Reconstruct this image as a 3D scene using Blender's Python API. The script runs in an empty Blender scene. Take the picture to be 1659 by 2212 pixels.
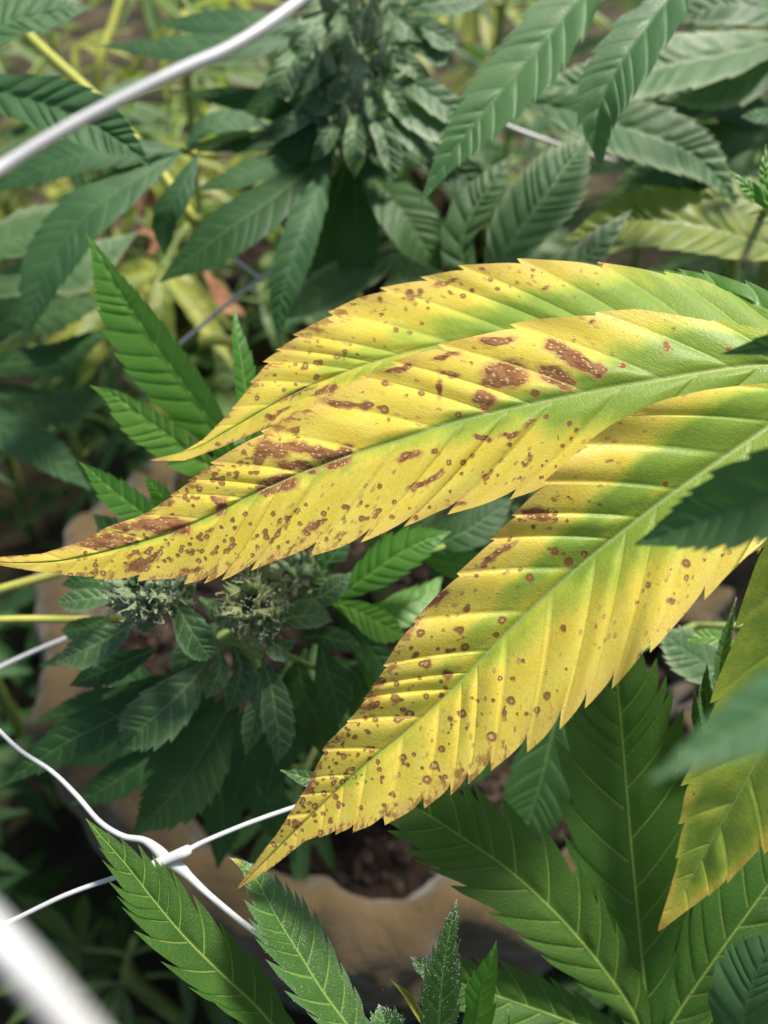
import bpy, math, random
import numpy as np
from mathutils import Vector, Matrix

rng = np.random.default_rng(7)
random.seed(7)
C = bpy.context.scene.collection
sc = bpy.context.scene

# ------------------------------------------------------------------ camera
CAM = np.array([0.0, 0.0, 0.84])
PITCH = math.radians(45)
cam_d = bpy.data.cameras.new('camera')
cam = bpy.data.objects.new('camera', cam_d)
C.objects.link(cam)
cam.location = CAM
cam.rotation_euler = (PITCH, 0, 0)
cam_d.sensor_fit = 'VERTICAL'
cam_d.lens = 4.15
cam_d.sensor_height = 2 * 4.15 * 0.597
cam_d.clip_start = 0.004
cam_d.clip_end = 100
cam_d.dof.use_dof = True
cam_d.dof.focus_distance = 0.203
cam_d.dof.aperture_fstop = 1.5
sc.camera = cam

# ------------------------------------------------------------------ sky, sun, exposure
SUN_DIR = Vector((0.34, 0.24, 0.88)).normalized()          # towards the sun
w = bpy.data.worlds.new('World'); sc.world = w; w.use_nodes = True
nt = w.node_tree; bg = nt.nodes['Background']
sky = nt.nodes.new('ShaderNodeTexSky'); sky.sky_type = 'NISHITA'; sky.sun_disc = False
sky.sun_elevation = math.asin(SUN_DIR.z); sky.sun_rotation = math.atan2(SUN_DIR.x, SUN_DIR.y)
sky.air_density = 1.0; sky.dust_density = 2.0
nt.links.new(sky.outputs[0], bg.inputs[0]); bg.inputs[1].default_value = 0.088
sd = bpy.data.lights.new('sun', 'SUN'); sun = bpy.data.objects.new('sun', sd); C.objects.link(sun)
sd.energy = 4.7; sd.angle = math.radians(9.0); sd.color = (1.0, 0.95, 0.86)
sun.rotation_euler = SUN_DIR.to_track_quat('Z', 'Y').to_euler()
sun.location = (0.5, 0.3, 2)
sc.view_settings.view_transform = 'Standard'; sc.view_settings.look = 'None'
sc.view_settings.exposure = 0.66; sc.view_settings.gamma = 1.0
sc.view_settings.use_curve_mapping = False
sc.cycles.max_bounces = 5; sc.cycles.transmission_bounces = 4; sc.cycles.diffuse_bounces = 3; sc.cycles.glossy_bounces = 2

# ------------------------------------------------------------------ photo pixel (1659 x 2212) + distance -> point
FPX = 1106 / 0.597
R_ = np.array([1.0, 0, 0]); F_ = np.array([0, math.sin(PITCH), -math.cos(PITCH)]); U_ = np.array([0, math.cos(PITCH), math.sin(PITCH)])
def at(px, py, d):
    px = np.asarray(px, float); py = np.asarray(py, float); d = np.asarray(d, float)
    x = (px - 829.5) / FPX * d; y = -(py - 1106) / FPX * d
    return CAM + x[..., None] * R_ + y[..., None] * U_ + d[..., None] * F_

# ------------------------------------------------------------------ object helpers
WL = {}
def setp(o, label=None, cat=None, group=None, kind=None):
    if label: o['label'] = label
    if cat: o['category'] = cat
    if group: o['group'] = group
    if kind: o['kind'] = kind
    return o
def empty(name, loc, label=None, cat=None, group=None, parent=None):
    o = bpy.data.objects.new(name, None); C.objects.link(o)
    loc = np.asarray(loc, float)
    o.empty_display_size = 0.02
    if parent is not None:
        o.parent = parent; o.location = loc - WL[parent]
    else:
        o.location = loc
    WL[o] = loc
    return setp(o, label, cat, group)
def mesh_obj(name, V, F, mats, parent=None, origin=None, attrs=None, smooth=True, mat_idx=None):
    V = np.asarray(V, np.float64)
    origin = V.mean(0) if origin is None else np.asarray(origin, float)
    me = bpy.data.meshes.new(name)
    me.from_pydata((V - origin).tolist(), [], F if isinstance(F, list) else F.tolist())
    if not isinstance(mats, (list, tuple)): mats = [mats]
    for m in mats: me.materials.append(m)
    if mat_idx is not None: me.polygons.foreach_set('material_index', np.asarray(mat_idx, np.int32))
    if smooth: me.polygons.foreach_set('use_smooth', np.ones(len(me.polygons), bool))
    for k, a in (attrs or {}).items():
        a = np.asarray(a, np.float32)
        if a.ndim == 2:
            at_ = me.attributes.new(k, 'FLOAT_VECTOR', 'POINT'); at_.data.foreach_set('vector', a.ravel())
        else:
            at_ = me.attributes.new(k, 'FLOAT', 'POINT'); at_.data.foreach_set('value', a)
    me.update()
    o = bpy.data.objects.new(name, me); C.objects.link(o)
    if parent is not None:
        o.parent = parent; o.location = origin - WL[parent]
    else:
        o.location = origin
    WL[o] = origin
    return o
def catmull(P, n):
    P = np.asarray(P, float)
    if len(P) == 2:
        s = np.linspace(0, 1, n)[:, None]; return P[0] * (1 - s) + P[1] * s
    E = np.vstack([2 * P[0] - P[1], P, 2 * P[-1] - P[-2]])
    out = []
    m = len(P) - 1
    for x in np.linspace(0, m, n):
        i = min(int(x), m - 1); u = x - i
        a, b, c, d = E[i:i + 4]
        out.append(0.5 * (2 * b + (c - a) * u + (2 * a - 5 * b + 4 * c - d) * u * u + (3 * b - a - 3 * c + d) * u ** 3))
    return np.array(out)
def tube(P, r, sides=10, n=None):
    """closed tube along points P (k,3), radius r scalar or per-point"""
    P = np.asarray(P, float)
    if n: 
        rr = np.interp(np.linspace(0, 1, n), np.linspace(0, 1, len(P)), np.broadcast_to(r, len(P)))
        P = catmull(P, n); r = rr
    r = np.broadcast_to(np.asarray(r, float), len(P))
    T = np.gradient(P, axis=0); T /= np.linalg.norm(T, axis=1)[:, None] + 1e-12
    up = np.array([0, 0, 1.0]) if abs(T[0, 2]) < .9 else np.array([1.0, 0, 0])
    V = []
    A = np.cross(T[0], up); A /= np.linalg.norm(A)
    for i in range(len(P)):
        A = A - T[i] * A.dot(T[i]); A /= np.linalg.norm(A)
        B = np.cross(T[i], A)
        th = np.linspace(0, 2 * math.pi, sides, endpoint=False)
        V.append(P[i] + r[i] * (np.cos(th)[:, None] * A + np.sin(th)[:, None] * B))
    V = np.vstack(V); F = []
    for i in range(len(P) - 1):
        for j in range(sides):
            k = (j + 1) % sides
            F.append((i * sides + j, i * sides + k, (i + 1) * sides + k, (i + 1) * sides + j))
    F.append(tuple(range(sides))[::-1]); F.append(tuple(range((len(P) - 1) * sides, len(P) * sides)))
    return V, F
def vnoise(x, y, s=1.0, seed=0):
    """smooth value noise"""
    x = np.asarray(x, float) * s; y = np.asarray(y, float) * s
    xi = np.floor(x).astype(np.int64); yi = np.floor(y).astype(np.int64); xf = x - xi; yf = y - yi
    def h(a, b):
        n = (a * 374761393 + b * 668265263 + seed * 1442695041) & 0xffffffff
        n = ((n ^ (n >> 13)) * 1274126177) & 0xffffffff
        return ((n ^ (n >> 16)) & 0xffff) / 65535.0
    u = xf * xf * (3 - 2 * xf); v = yf * yf * (3 - 2 * yf)
    return (h(xi, yi) * (1 - u) + h(xi + 1, yi) * u) * (1 - v) + (h(xi, yi + 1) * (1 - u) + h(xi + 1, yi + 1) * u) * v

# ------------------------------------------------------------------ materials
def new_mat(name):
    m = bpy.data.materials.new(name); m.use_nodes = True
    n = m.node_tree; n.nodes.clear()
    return m, n
class NB:
    def __init__(s, n): s.n = n
    def node(s, t, **k):
        x = s.n.nodes.new(t)
        for a, b in k.items(): setattr(x, a, b)
        return x
    def link(s, a, b): s.n.links.new(a, b)
    def attr(s, name): return s.node('ShaderNodeAttribute', attribute_name=name)
    def math(s, op, a, b=None, clamp=False):
        x = s.node('ShaderNodeMath', operation=op); x.use_clamp = clamp
        for i, v in enumerate((a, b)):
            if v is None: continue
            if isinstance(v, (int, float)): x.inputs[i].default_value = v
            else: s.link(v, x.inputs[i])
        return x.outputs[0]
    def smooth(s, v, a, b, o0=0.0, o1=1.0):
        x = s.node('ShaderNodeMapRange', interpolation_type='SMOOTHSTEP')
        s.link(v, x.inputs[0]); x.inputs[1].default_value = a; x.inputs[2].default_value = b
        x.inputs[3].default_value = o0; x.inputs[4].default_value = o1
        return x.outputs[0]
    def mix(s, f, a, b, blend='MIX'):
        x = s.node('ShaderNodeMix', data_type='RGBA', blend_type=blend)
        for i, v in ((0, f), (6, a), (7, b)):
            if isinstance(v, (int, float)): x.inputs[i].default_value = v
            elif isinstance(v, tuple): x.inputs[i].default_value = (*v, 1) if len(v) == 3 else v
            else: s.link(v, x.inputs[i])
        return x.outputs[2]
    def noise(s, vec, scale, detail=3, rough=.55):
        x = s.node('ShaderNodeTexNoise'); x.inputs['Scale'].default_value = scale
        x.inputs['Detail'].default_value = detail; x.inputs['Roughness'].default_value = rough
        if vec is not None: s.link(vec, x.inputs['Vector'])
        return x.outputs['Fac']
    def voronoi(s, vec, scale, feature='F1'):
        x = s.node('ShaderNodeTexVoronoi', feature=feature); x.inputs['Scale'].default_value = scale
        s.link(vec, x.inputs['Vector']); return x
def leaf_out(b, col, trans_col, rough, spec, trans, bump_h, bump_s, bump_d, sheen=0.0):
    p = b.node('ShaderNodeBsdfPrincipled')
    b.link(col, p.inputs['Base Color'])
    if isinstance(rough, float): p.inputs['Roughness'].default_value = rough
    else: b.link(rough, p.inputs['Roughness'])
    if isinstance(spec, float): p.inputs['Specular IOR Level'].default_value = spec
    else: b.link(spec, p.inputs['Specular IOR Level'])
    p.inputs['Sheen Weight'].default_value = sheen; p.inputs['Sheen Roughness'].default_value = .4
    p.inputs['Sheen Tint'].default_value = (.9, 1, .9, 1)
    bp = b.node('ShaderNodeBump'); bp.inputs['Strength'].default_value = bump_s; bp.inputs['Distance'].default_value = bump_d
    b.link(bump_h, bp.inputs['Height']); b.link(bp.outputs[0], p.inputs['Normal'])
    t = b.node('ShaderNodeBsdfTranslucent'); b.link(trans_col, t.inputs['Color']); b.link(bp.outputs[0], t.inputs['Normal'])
    m = b.node('ShaderNodeMixShader')
    if isinstance(trans, float): m.inputs[0].default_value = trans
    else: b.link(trans, m.inputs[0])
    b.link(p.outputs[0], m.inputs[1]); b.link(t.outputs[0], m.inputs[2])
    o = b.node('ShaderNodeOutputMaterial'); b.link(m.outputs[0], o.inputs['Surface'])
def green_mat(name, c1, c2, vein, tcol, vw=.00016, mw=.0004, vstr=.8, rough=.45, spec=.45, trans=.3, frost=0.0, edge=None, edge_amt=0.0, tipc=None, sheen=0.0, back=None):
    m, n = new_mat(name); b = NB(n)
    luv = b.attr('luv').outputs['Vector']; vd = b.attr('vd').outputs['Fac']; md = b.attr('md').outputs['Fac']
    tt = b.attr('tt').outputs['Fac']; vv = b.attr('vv').outputs['Fac']
    oi = b.node('ShaderNodeObjectInfo').outputs['Random']
    add = b.node('ShaderNodeVectorMath', operation='ADD'); b.link(luv, add.inputs[0])
    cmb = b.node('ShaderNodeCombineXYZ'); b.link(oi, cmb.inputs[2]); b.link(cmb.outputs[0], add.inputs[1]); pos = add.outputs[0]
    nz = b.noise(pos, 90, 4)
    col = b.mix(b.smooth(nz, .3, .7), c1, c2)
    hsv = b.node('ShaderNodeHueSaturation'); b.link(col, hsv.inputs['Color'])
    b.link(b.smooth(oi, 0, 1, .485, .512), hsv.inputs['Hue']); b.link(b.smooth(oi, 0, 1, 1.2, .82), hsv.inputs['Value'])
    col = hsv.outputs[0]
    fine = b.noise(pos, 1500, 2)
    col = b.mix(b.smooth(fine, .35, .75, 0, .22), col, c2)
    if edge is not None:
        e = b.smooth(b.math('ADD', b.math('ABSOLUTE', vv), b.math('MULTIPLY', b.math('SUBTRACT', nz, .5), .5)), .62, 1.02, 0, edge_amt)
        col = b.mix(e, col, edge)
    mv = b.smooth(vd, vw * .4, vw * 1.8, vstr, 0)
    mv = b.math('MULTIPLY', mv, b.smooth(b.math('ABSOLUTE', vv), .55, .95, 1, .15))
    wmid = b.math('MULTIPLY', mw, b.smooth(tt, 0, 1, 1.25, .35))
    mm = b.smooth(b.math('DIVIDE', md, wmid), .6, 1.25, 1, 0)
    vm = b.math('MAXIMUM', mv, b.math('MULTIPLY', mm, min(1, vstr + .15)))
    col = b.mix(vm, col, vein)
    if tipc is not None:
        col = b.mix(b.smooth(tt, .93, .985, 0, .9), col, tipc)
    if frost > 0:
        vo = b.voronoi(pos, 1500)
        dot = b.smooth(vo.outputs['Distance'], .12, .3, frost, 0)
        dn = b.smooth(b.noise(pos, 260, 2), .42, .62)
        col = b.mix(b.math('MULTIPLY', dot, dn), col, (.62, .68, .55))
    gm = b.node('ShaderNodeNewGeometry')
    backc = back if back else tuple(min(1, x * 1.5 + .03) for x in c2)
    col = b.mix(b.math('MULTIPLY', gm.outputs['Backfacing'], .7), col, backc)
    tc = b.mix(b.smooth(nz, .3, .7), tcol, tuple(x * .8 for x in tcol))
    tc = b.mix(b.math('MULTIPLY', vm, .6), tc, vein)
    h = b.math('ADD', b.math('MULTIPLY', b.noise(pos, 700, 3), .6), b.math('MULTIPLY', b.smooth(vd, 0, .0008), .6))
    if frost > 0:
        ve = b.voronoi(pos, 900, 'DISTANCE_TO_EDGE').outputs['Distance']
        h = b.math('ADD', h, b.math('MULTIPLY', b.smooth(ve, 0, .2), .35))
    leaf_out(b, col, tc, b.smooth(fine, .3, .7, rough - .07, rough + .1), spec, trans, h, .55, .0003, sheen)
    return m
M = {}
M['dark'] = green_mat('leaf_dark_green', (.024, .064, .018), (.037, .090, .025), (.13, .24, .08), (.10, .30, .03), trans=.22, vstr=.35, spec=.25, rough=.52)
M['glossy'] = green_mat('leaf_deep_green', (.036, .090, .014), (.052, .122, .018), (.30, .40, .09), (.20, .46, .02), trans=.34, vstr=.6, vw=.00012, mw=.00034, frost=.10, rough=.5, spec=.25)
M['blue'] = green_mat('leaf_blue_green', (.034, .088, .034), (.052, .122, .044), (.10, .20, .08), (.12, .33, .04), trans=.24, vstr=.3, rough=.55, spec=.24)
M['hang'] = green_mat('leaf_light_green', (.065, .150, .052), (.09, .19, .066), (.14, .26, .10), (.20, .46, .08), trans=.32, vstr=.35, rough=.5, spec=.4)
M['fresh'] = green_mat('leaf_fresh_green', (.062, .180, .022), (.09, .235, .032), (.24, .42, .08), (.22, .55, .03), trans=.42, vstr=.45, rough=.45)
M['frosty'] = green_mat('leaf_frosted_green', (.038, .100, .020), (.052, .128, .026), (.22, .36, .08), (.16, .40, .03), trans=.28, vstr=.7, mw=.0003, frost=.22, edge=(.10, .19, .09), edge_amt=.5, tipc=(.45, .42, .05))
M['pale'] = green_mat('leaf_pale_edged', (.050, .120, .040), (.080, .160, .055), (.20, .30, .12), (.20, .42, .06), trans=.30, vstr=.3, frost=.4, edge=(.30, .36, .20), edge_amt=.7, sheen=.2)
M['bud'] = green_mat('leaf_sugar', (.038, .098, .030), (.056, .130, .040), (.20, .32, .11), (.12, .26, .05), trans=.25, vstr=.5, frost=.5, edge=(.16, .26, .14), edge_amt=.6, sheen=.15)
M['yellowgreen'] = green_mat('leaf_yellow_green', (.16, .23, .04), (.36, .36, .06), (.30, .36, .10), (.45, .55, .06), trans=.35, vstr=.4)
M['lime'] = green_mat('leaf_lime', (.10, .17, .035), (.24, .28, .055), (.30, .36, .10), (.40, .52, .06), trans=.35, vstr=.4)
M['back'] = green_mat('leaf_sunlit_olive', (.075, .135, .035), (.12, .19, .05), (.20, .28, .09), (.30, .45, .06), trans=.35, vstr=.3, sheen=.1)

def hero_mat():
    m, n = new_mat('leaf_yellow_spotted'); b = NB(n)
    luv = b.attr('luv').outputs['Vector']; vd = b.attr('vd').outputs['Fac']; md = b.attr('md').outputs['Fac']
    tt = b.attr('tt').outputs['Fac']; vv = b.attr('vv').outputs['Fac']
    g = b.attr('green').outputs['Fac']; br = b.attr('brown').outputs['Fac']; sp = b.attr('spot').outputs['Fac']; og = b.attr('orange').outputs['Fac']
    n1 = b.noise(luv, 160, 4); n2 = b.noise(luv, 700, 4, .6); n3 = b.noise(luv, 2200, 2)
    yel = b.mix(b.smooth(n1, .3, .7), (.77, .60, .070), (.82, .69, .12))
    yel = b.mix(og, yel, (.70, .47, .135))
    gf = b.math('ADD', g, b.math('MULTIPLY', b.math('SUBTRACT', n1, .5), .9))
    gf = b.math('ADD', gf, b.math('MULTIPLY', b.math('SUBTRACT', n2, .5), .3))
    col = b.mix(b.smooth(gf, .15, .62), yel, (.47, .54, .065))
    col = b.mix(b.smooth(gf, .50, 1.0), col, (.215, .355, .045))
    col = b.mix(b.smooth(n2, .45, .8, 0, .25), col, (.62, .42, .06))
    # pale stippling of fine cells and hairs
    col = b.mix(b.smooth(n3, .62, .8, 0, .3), col, (.78, .68, .25))
    ve = b.voronoi(luv, 1000, 'DISTANCE_TO_EDGE').outputs['Distance']
    net = b.smooth(ve, .0, .14, 1, 0)
    col = b.mix(b.math('MULTIPLY', net, .16), col, (.42, .40, .06))
    # necrotic patches, tan rims
    bf = b.math('ADD', br, b.math('MULTIPLY', b.math('SUBTRACT', n2, .5), .55))
    tan = b.mix(b.smooth(n2, .35, .65), (.42, .24, .07), (.55, .34, .10))
    brc = b.mix(b.smooth(b.noise(luv, 420, 4, .7), .32, .68), (.145, .060, .024), (.29, .145, .06))
    col = b.mix(b.smooth(bf, -.28, .10, 0, .7), col, tan)
    pm = b.smooth(bf, .03, .22, 0, 1)
    col = b.mix(pm, col, brc)
    vo = b.voronoi(luv, 1050)
    dots = b.math('MULTIPLY', b.smooth(vo.outputs['Distance'], .18, .36, .8, 0), b.smooth(vo.outputs['Color'], .28, .4))
    col = b.mix(b.math('MULTIPLY', pm, dots), col, (.58, .42, .22))
    st = b.math('MULTIPLY', b.smooth(b.math('ABSOLUTE', vv), .62, .98), b.smooth(tt, .25, .6))
    st = b.smooth(b.math('ADD', b.noise(luv, 330, 5, .7), b.math('MULTIPLY', st, .2)), .66, .76, 0, .8)
    st = b.math('MULTIPLY', st, b.attr('spk').outputs['Fac'])
    col = b.mix(st, col, b.mix(b.smooth(n2, .4, .6), (.40, .20, .06), (.20, .085, .035)))
    # small spots: tan halo, dark ring, pale centre
    sf = b.math('ADD', sp, b.math('MULTIPLY', b.math('SUBTRACT', n2, .5), .5))
    col = b.mix(b.smooth(sf, .0, .2, 0, .5), col, (.42, .22, .05))
    col = b.mix(b.smooth(sf, .12, .36, 0, .92), col, (.185, .085, .034))
    col = b.mix(b.smooth(sf, .58, .76, 0, .9), col, (.50, .34, .16))
    # scattered pale specks ringed brown
    v2 = b.voronoi(luv, 430); d2 = b.math('ADD', v2.outputs['Distance'], b.math('MULTIPLY', b.math('SUBTRACT', n2, .5), .12))
    gate = b.math('MULTIPLY', b.smooth(v2.outputs['Color'], .42, .46), b.smooth(b.noise(luv, 70, 3), .44, .58))
    gate = b.math('MULTIPLY', gate, b.attr('spk').outputs['Fac'])
    gate = b.math('MULTIPLY', gate, b.smooth(gf, .15, .6, 1, .1))
    col = b.mix(b.math('MULTIPLY', gate, b.smooth(d2, .2, .3, .65, 0)), col, (.30, .165, .07))
    col = b.mix(b.math('MULTIPLY', gate, b.smooth(d2, .07, .15, .85, 0)), col, (.60, .45, .22))
    # midrib and laterals
    wmid = b.math('MULTIPLY', .00042, b.smooth(tt, 0, 1, 1.3, .3))
    mm = b.smooth(b.math('DIVIDE', md, wmid), .55, 1.3, 1, 0)
    mv = b.math('MULTIPLY', b.smooth(vd, .00004, .00026, .4, 0), b.smooth(b.math('ABSOLUTE', vv), .5, .95, 1, 0))
    vcol = b.mix(b.smooth(g, .1, .7), (.66, .56, .14), (.40, .48, .16))
    col = b.mix(b.math('MAXIMUM', b.math('MULTIPLY', mm, .75), mv), col, vcol)
    tipm = b.smooth(tt, .955, .995, 0, .55)
    col = b.mix(tipm, col, (.40, .20, .07))
    gm = b.node('ShaderNodeNewGeometry')
    col = b.mix(b.math('MULTIPLY', gm.outputs['Backfacing'], .4), col, (.62, .58, .22))
    dead = b.math('MAXIMUM', pm, b.smooth(sf, .2, .4))
    h = b.math('ADD', b.math('MULTIPLY', n2, .5), b.math('MULTIPLY', b.smooth(vd, 0, .0008), .5))
    h = b.math('ADD', h, b.math('MULTIPLY', n3, .25))
    h = b.math('SUBTRACT', h, b.math('MULTIPLY', net, .14))
    h = b.math('SUBTRACT', h, b.math('MULTIPLY', dead, .35))
    tr = b.smooth(dead, 0, 1, .36, .08)
    ro = b.smooth(dead, 0, 1, .43, .75)
    leaf_out(b, col, col, ro, b.smooth(dead, 0, 1, .30, .06), tr, h, .6, .00025, 0.0)
    return m
M['hero'] = hero_mat()

def simple_mat(name, c1, c2, scale, rough=.6, bump=.3, bd=.001, spec=.4, detail=4, sss=None, trans=0.0):
    m, n = new_mat(name); b = NB(n)
    tc = b.node('ShaderNodeTexCoord'); v = tc.outputs['Object']
    nz = b.noise(v, scale, detail)
    col = b.mix(b.smooth(nz, .3, .7), c1, c2)
    p = b.node('ShaderNodeBsdfPrincipled'); b.link(col, p.inputs['Base Color'])
    p.inputs['Roughness'].default_value = rough; p.inputs['Specular IOR Level'].default_value = spec
    if sss: p.inputs['Subsurface Weight'].default_value = sss; p.inputs['Subsurface Radius'].default_value = (.002, .002, .0015); p.inputs['Subsurface Scale'].default_value = .5
    bp = b.node('ShaderNodeBump'); bp.inputs['Strength'].default_value = bump; bp.inputs['Distance'].default_value = bd
    b.link(b.noise(v, scale * 4, 4), bp.inputs['Height']); b.link(bp.outputs[0], p.inputs['Normal'])
    o = b.node('ShaderNodeOutputMaterial')
    if trans:
        t = b.node('ShaderNodeBsdfTranslucent'); b.link(col, t.inputs['Color']); mx = b.node('ShaderNodeMixShader'); mx.inputs[0].default_value = trans
        b.link(p.outputs[0], mx.inputs[1]); b.link(t.outputs[0], mx.inputs[2]); b.link(mx.outputs[0], o.inputs['Surface'])
    else: b.link(p.outputs[0], o.inputs['Surface'])
    return m
M['net'] = simple_mat('white_plastic', (.64, .64, .65), (.52, .51, .49), 90, .38, .15, .0004, .5, trans=.12)
M['stem'] = simple_mat('stem_green', (.16, .24, .05), (.24, .30, .08), 120, .5, .4, .0006)
M['petiole'] = simple_mat('petiole_yellow_green', (.34, .38, .06), (.44, .42, .09), 90, .5, .3, .0005)
M['soil'] = simple_mat('potting_soil', (.008, .005, .004), (.028, .016, .011), 60, .95, .9, .006, .2)
M['grain'] = simple_mat('soil_grain', (.012, .008, .006), (.075, .052, .038), 35, .9, .5, .002, .2)
M['ground'] = simple_mat('dark_ground', (.018, .014, .009), (.075, .06, .032), 9, .95, .8, .01, .2)
M['dead'] = simple_mat('dead_leaf_rust', (.22, .085, .045), (.36, .19, .10), 90, .8, .5, .001, .3, trans=.2)
M['calyx'] = simple_mat('calyx_pale_green', (.22, .33, .16), (.36, .46, .28), 500, .6, .6, .0006, .4, trans=.25)
M['calyx_y'] = simple_mat('calyx_yellow_green', (.28, .36, .13), (.40, .46, .22), 500, .6, .6, .0006, .4, trans=.3)
M['pistil'] = simple_mat('pistil_cream', (.42, .48, .28), (.46, .40, .22), 200, .6, .2, .0003, .4)
M['trichome'] = simple_mat('trichome_clear', (.62, .66, .58), (.72, .75, .70), 800, .2, .0, .0001, .6)
def fabric_mat():
    m, n = new_mat('tan_pot_fabric'); b = NB(n)
    tc = b.node('ShaderNodeTexCoord'); v = tc.outputs['Object']
    n1 = b.noise(v, 12, 5, .6); n2 = b.noise(v, 260, 3, .7)
    col = b.mix(b.smooth(n1, .3, .7), (.048, .033, .013), (.095, .066, .028))
    col = b.mix(b.smooth(n2, .35, .75, 0, .4), col, (.12, .075, .035))
    col = b.mix(b.smooth(b.noise(v, 5, 3), .52, .68, 0, .5), col, (.12, .08, .04))
    p = b.node('ShaderNodeBsdfPrincipled'); b.link(col, p.inputs['Base Color']); p.inputs['Roughness'].default_value = .9
    p.inputs['Specular IOR Level'].default_value = .2; p.inputs['Sheen Weight'].default_value = .2
    bp = b.node('ShaderNodeBump'); bp.inputs['Strength'].default_value = .7; bp.inputs['Distance'].default_value = .002
    bp2 = b.node('ShaderNodeBump'); bp2.inputs['Strength'].default_value = .5; bp2.inputs['Distance'].default_value = .016
    cr = b.noise(v, 26, 2, .45); b.link(b.math('ABSOLUTE', b.math('SUBTRACT', cr, .5)), bp2.inputs['Height'])
    b.link(bp2.outputs[0], bp.inputs['Normal'])
    b.link(n2, bp.inputs['Height']); b.link(bp.outputs[0], p.inputs['Normal'])
    o = b.node('ShaderNodeOutputMaterial'); b.link(p.outputs[0], o.inputs['Surface'])
    return m
M['fabric'] = fabric_mat()

# ------------------------------------------------------------------ the leaflet: a serrated, quilted blade
PROF = [(0, .10), (.08, .36), (.2, .76), (.33, .96), (.45, 1), (.58, .92), (.72, .66), (.84, .36), (.92, .17), (.97, .07), (1, 0)]
OVAL = [(0, .15), (.1, .5), (.25, .88), (.45, 1), (.65, .9), (.8, .62), (.92, .3), (1, 0)]
def ray_poly(o, d, poly):
    """distance from o along d to polyline, nan where it misses"""
    best = np.full(len(o), np.nan)
    for a, c in zip(poly[:-1], poly[1:]):
        e = c - a
        den = d[:, 0] * e[1] - d[:, 1] * e[0]
        ok = np.abs(den) > 1e-9
        den = np.where(ok, den, 1)
        ao = a - o
        t = (ao[:, 0] * e[1] - ao[:, 1] * e[0]) / den
        u = (ao[:, 0] * d[:, 1] - ao[:, 1] * d[:, 0]) / den
        hit = ok & (t > 0) & (u >= 0) & (u <= 1)
        best = np.where(hit & (np.isnan(best) | (t < best)), t, best)
    return best
def sm01(x):
    x = np.clip(x, 0, 1); return x * x * (3 - 2 * x)
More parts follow.
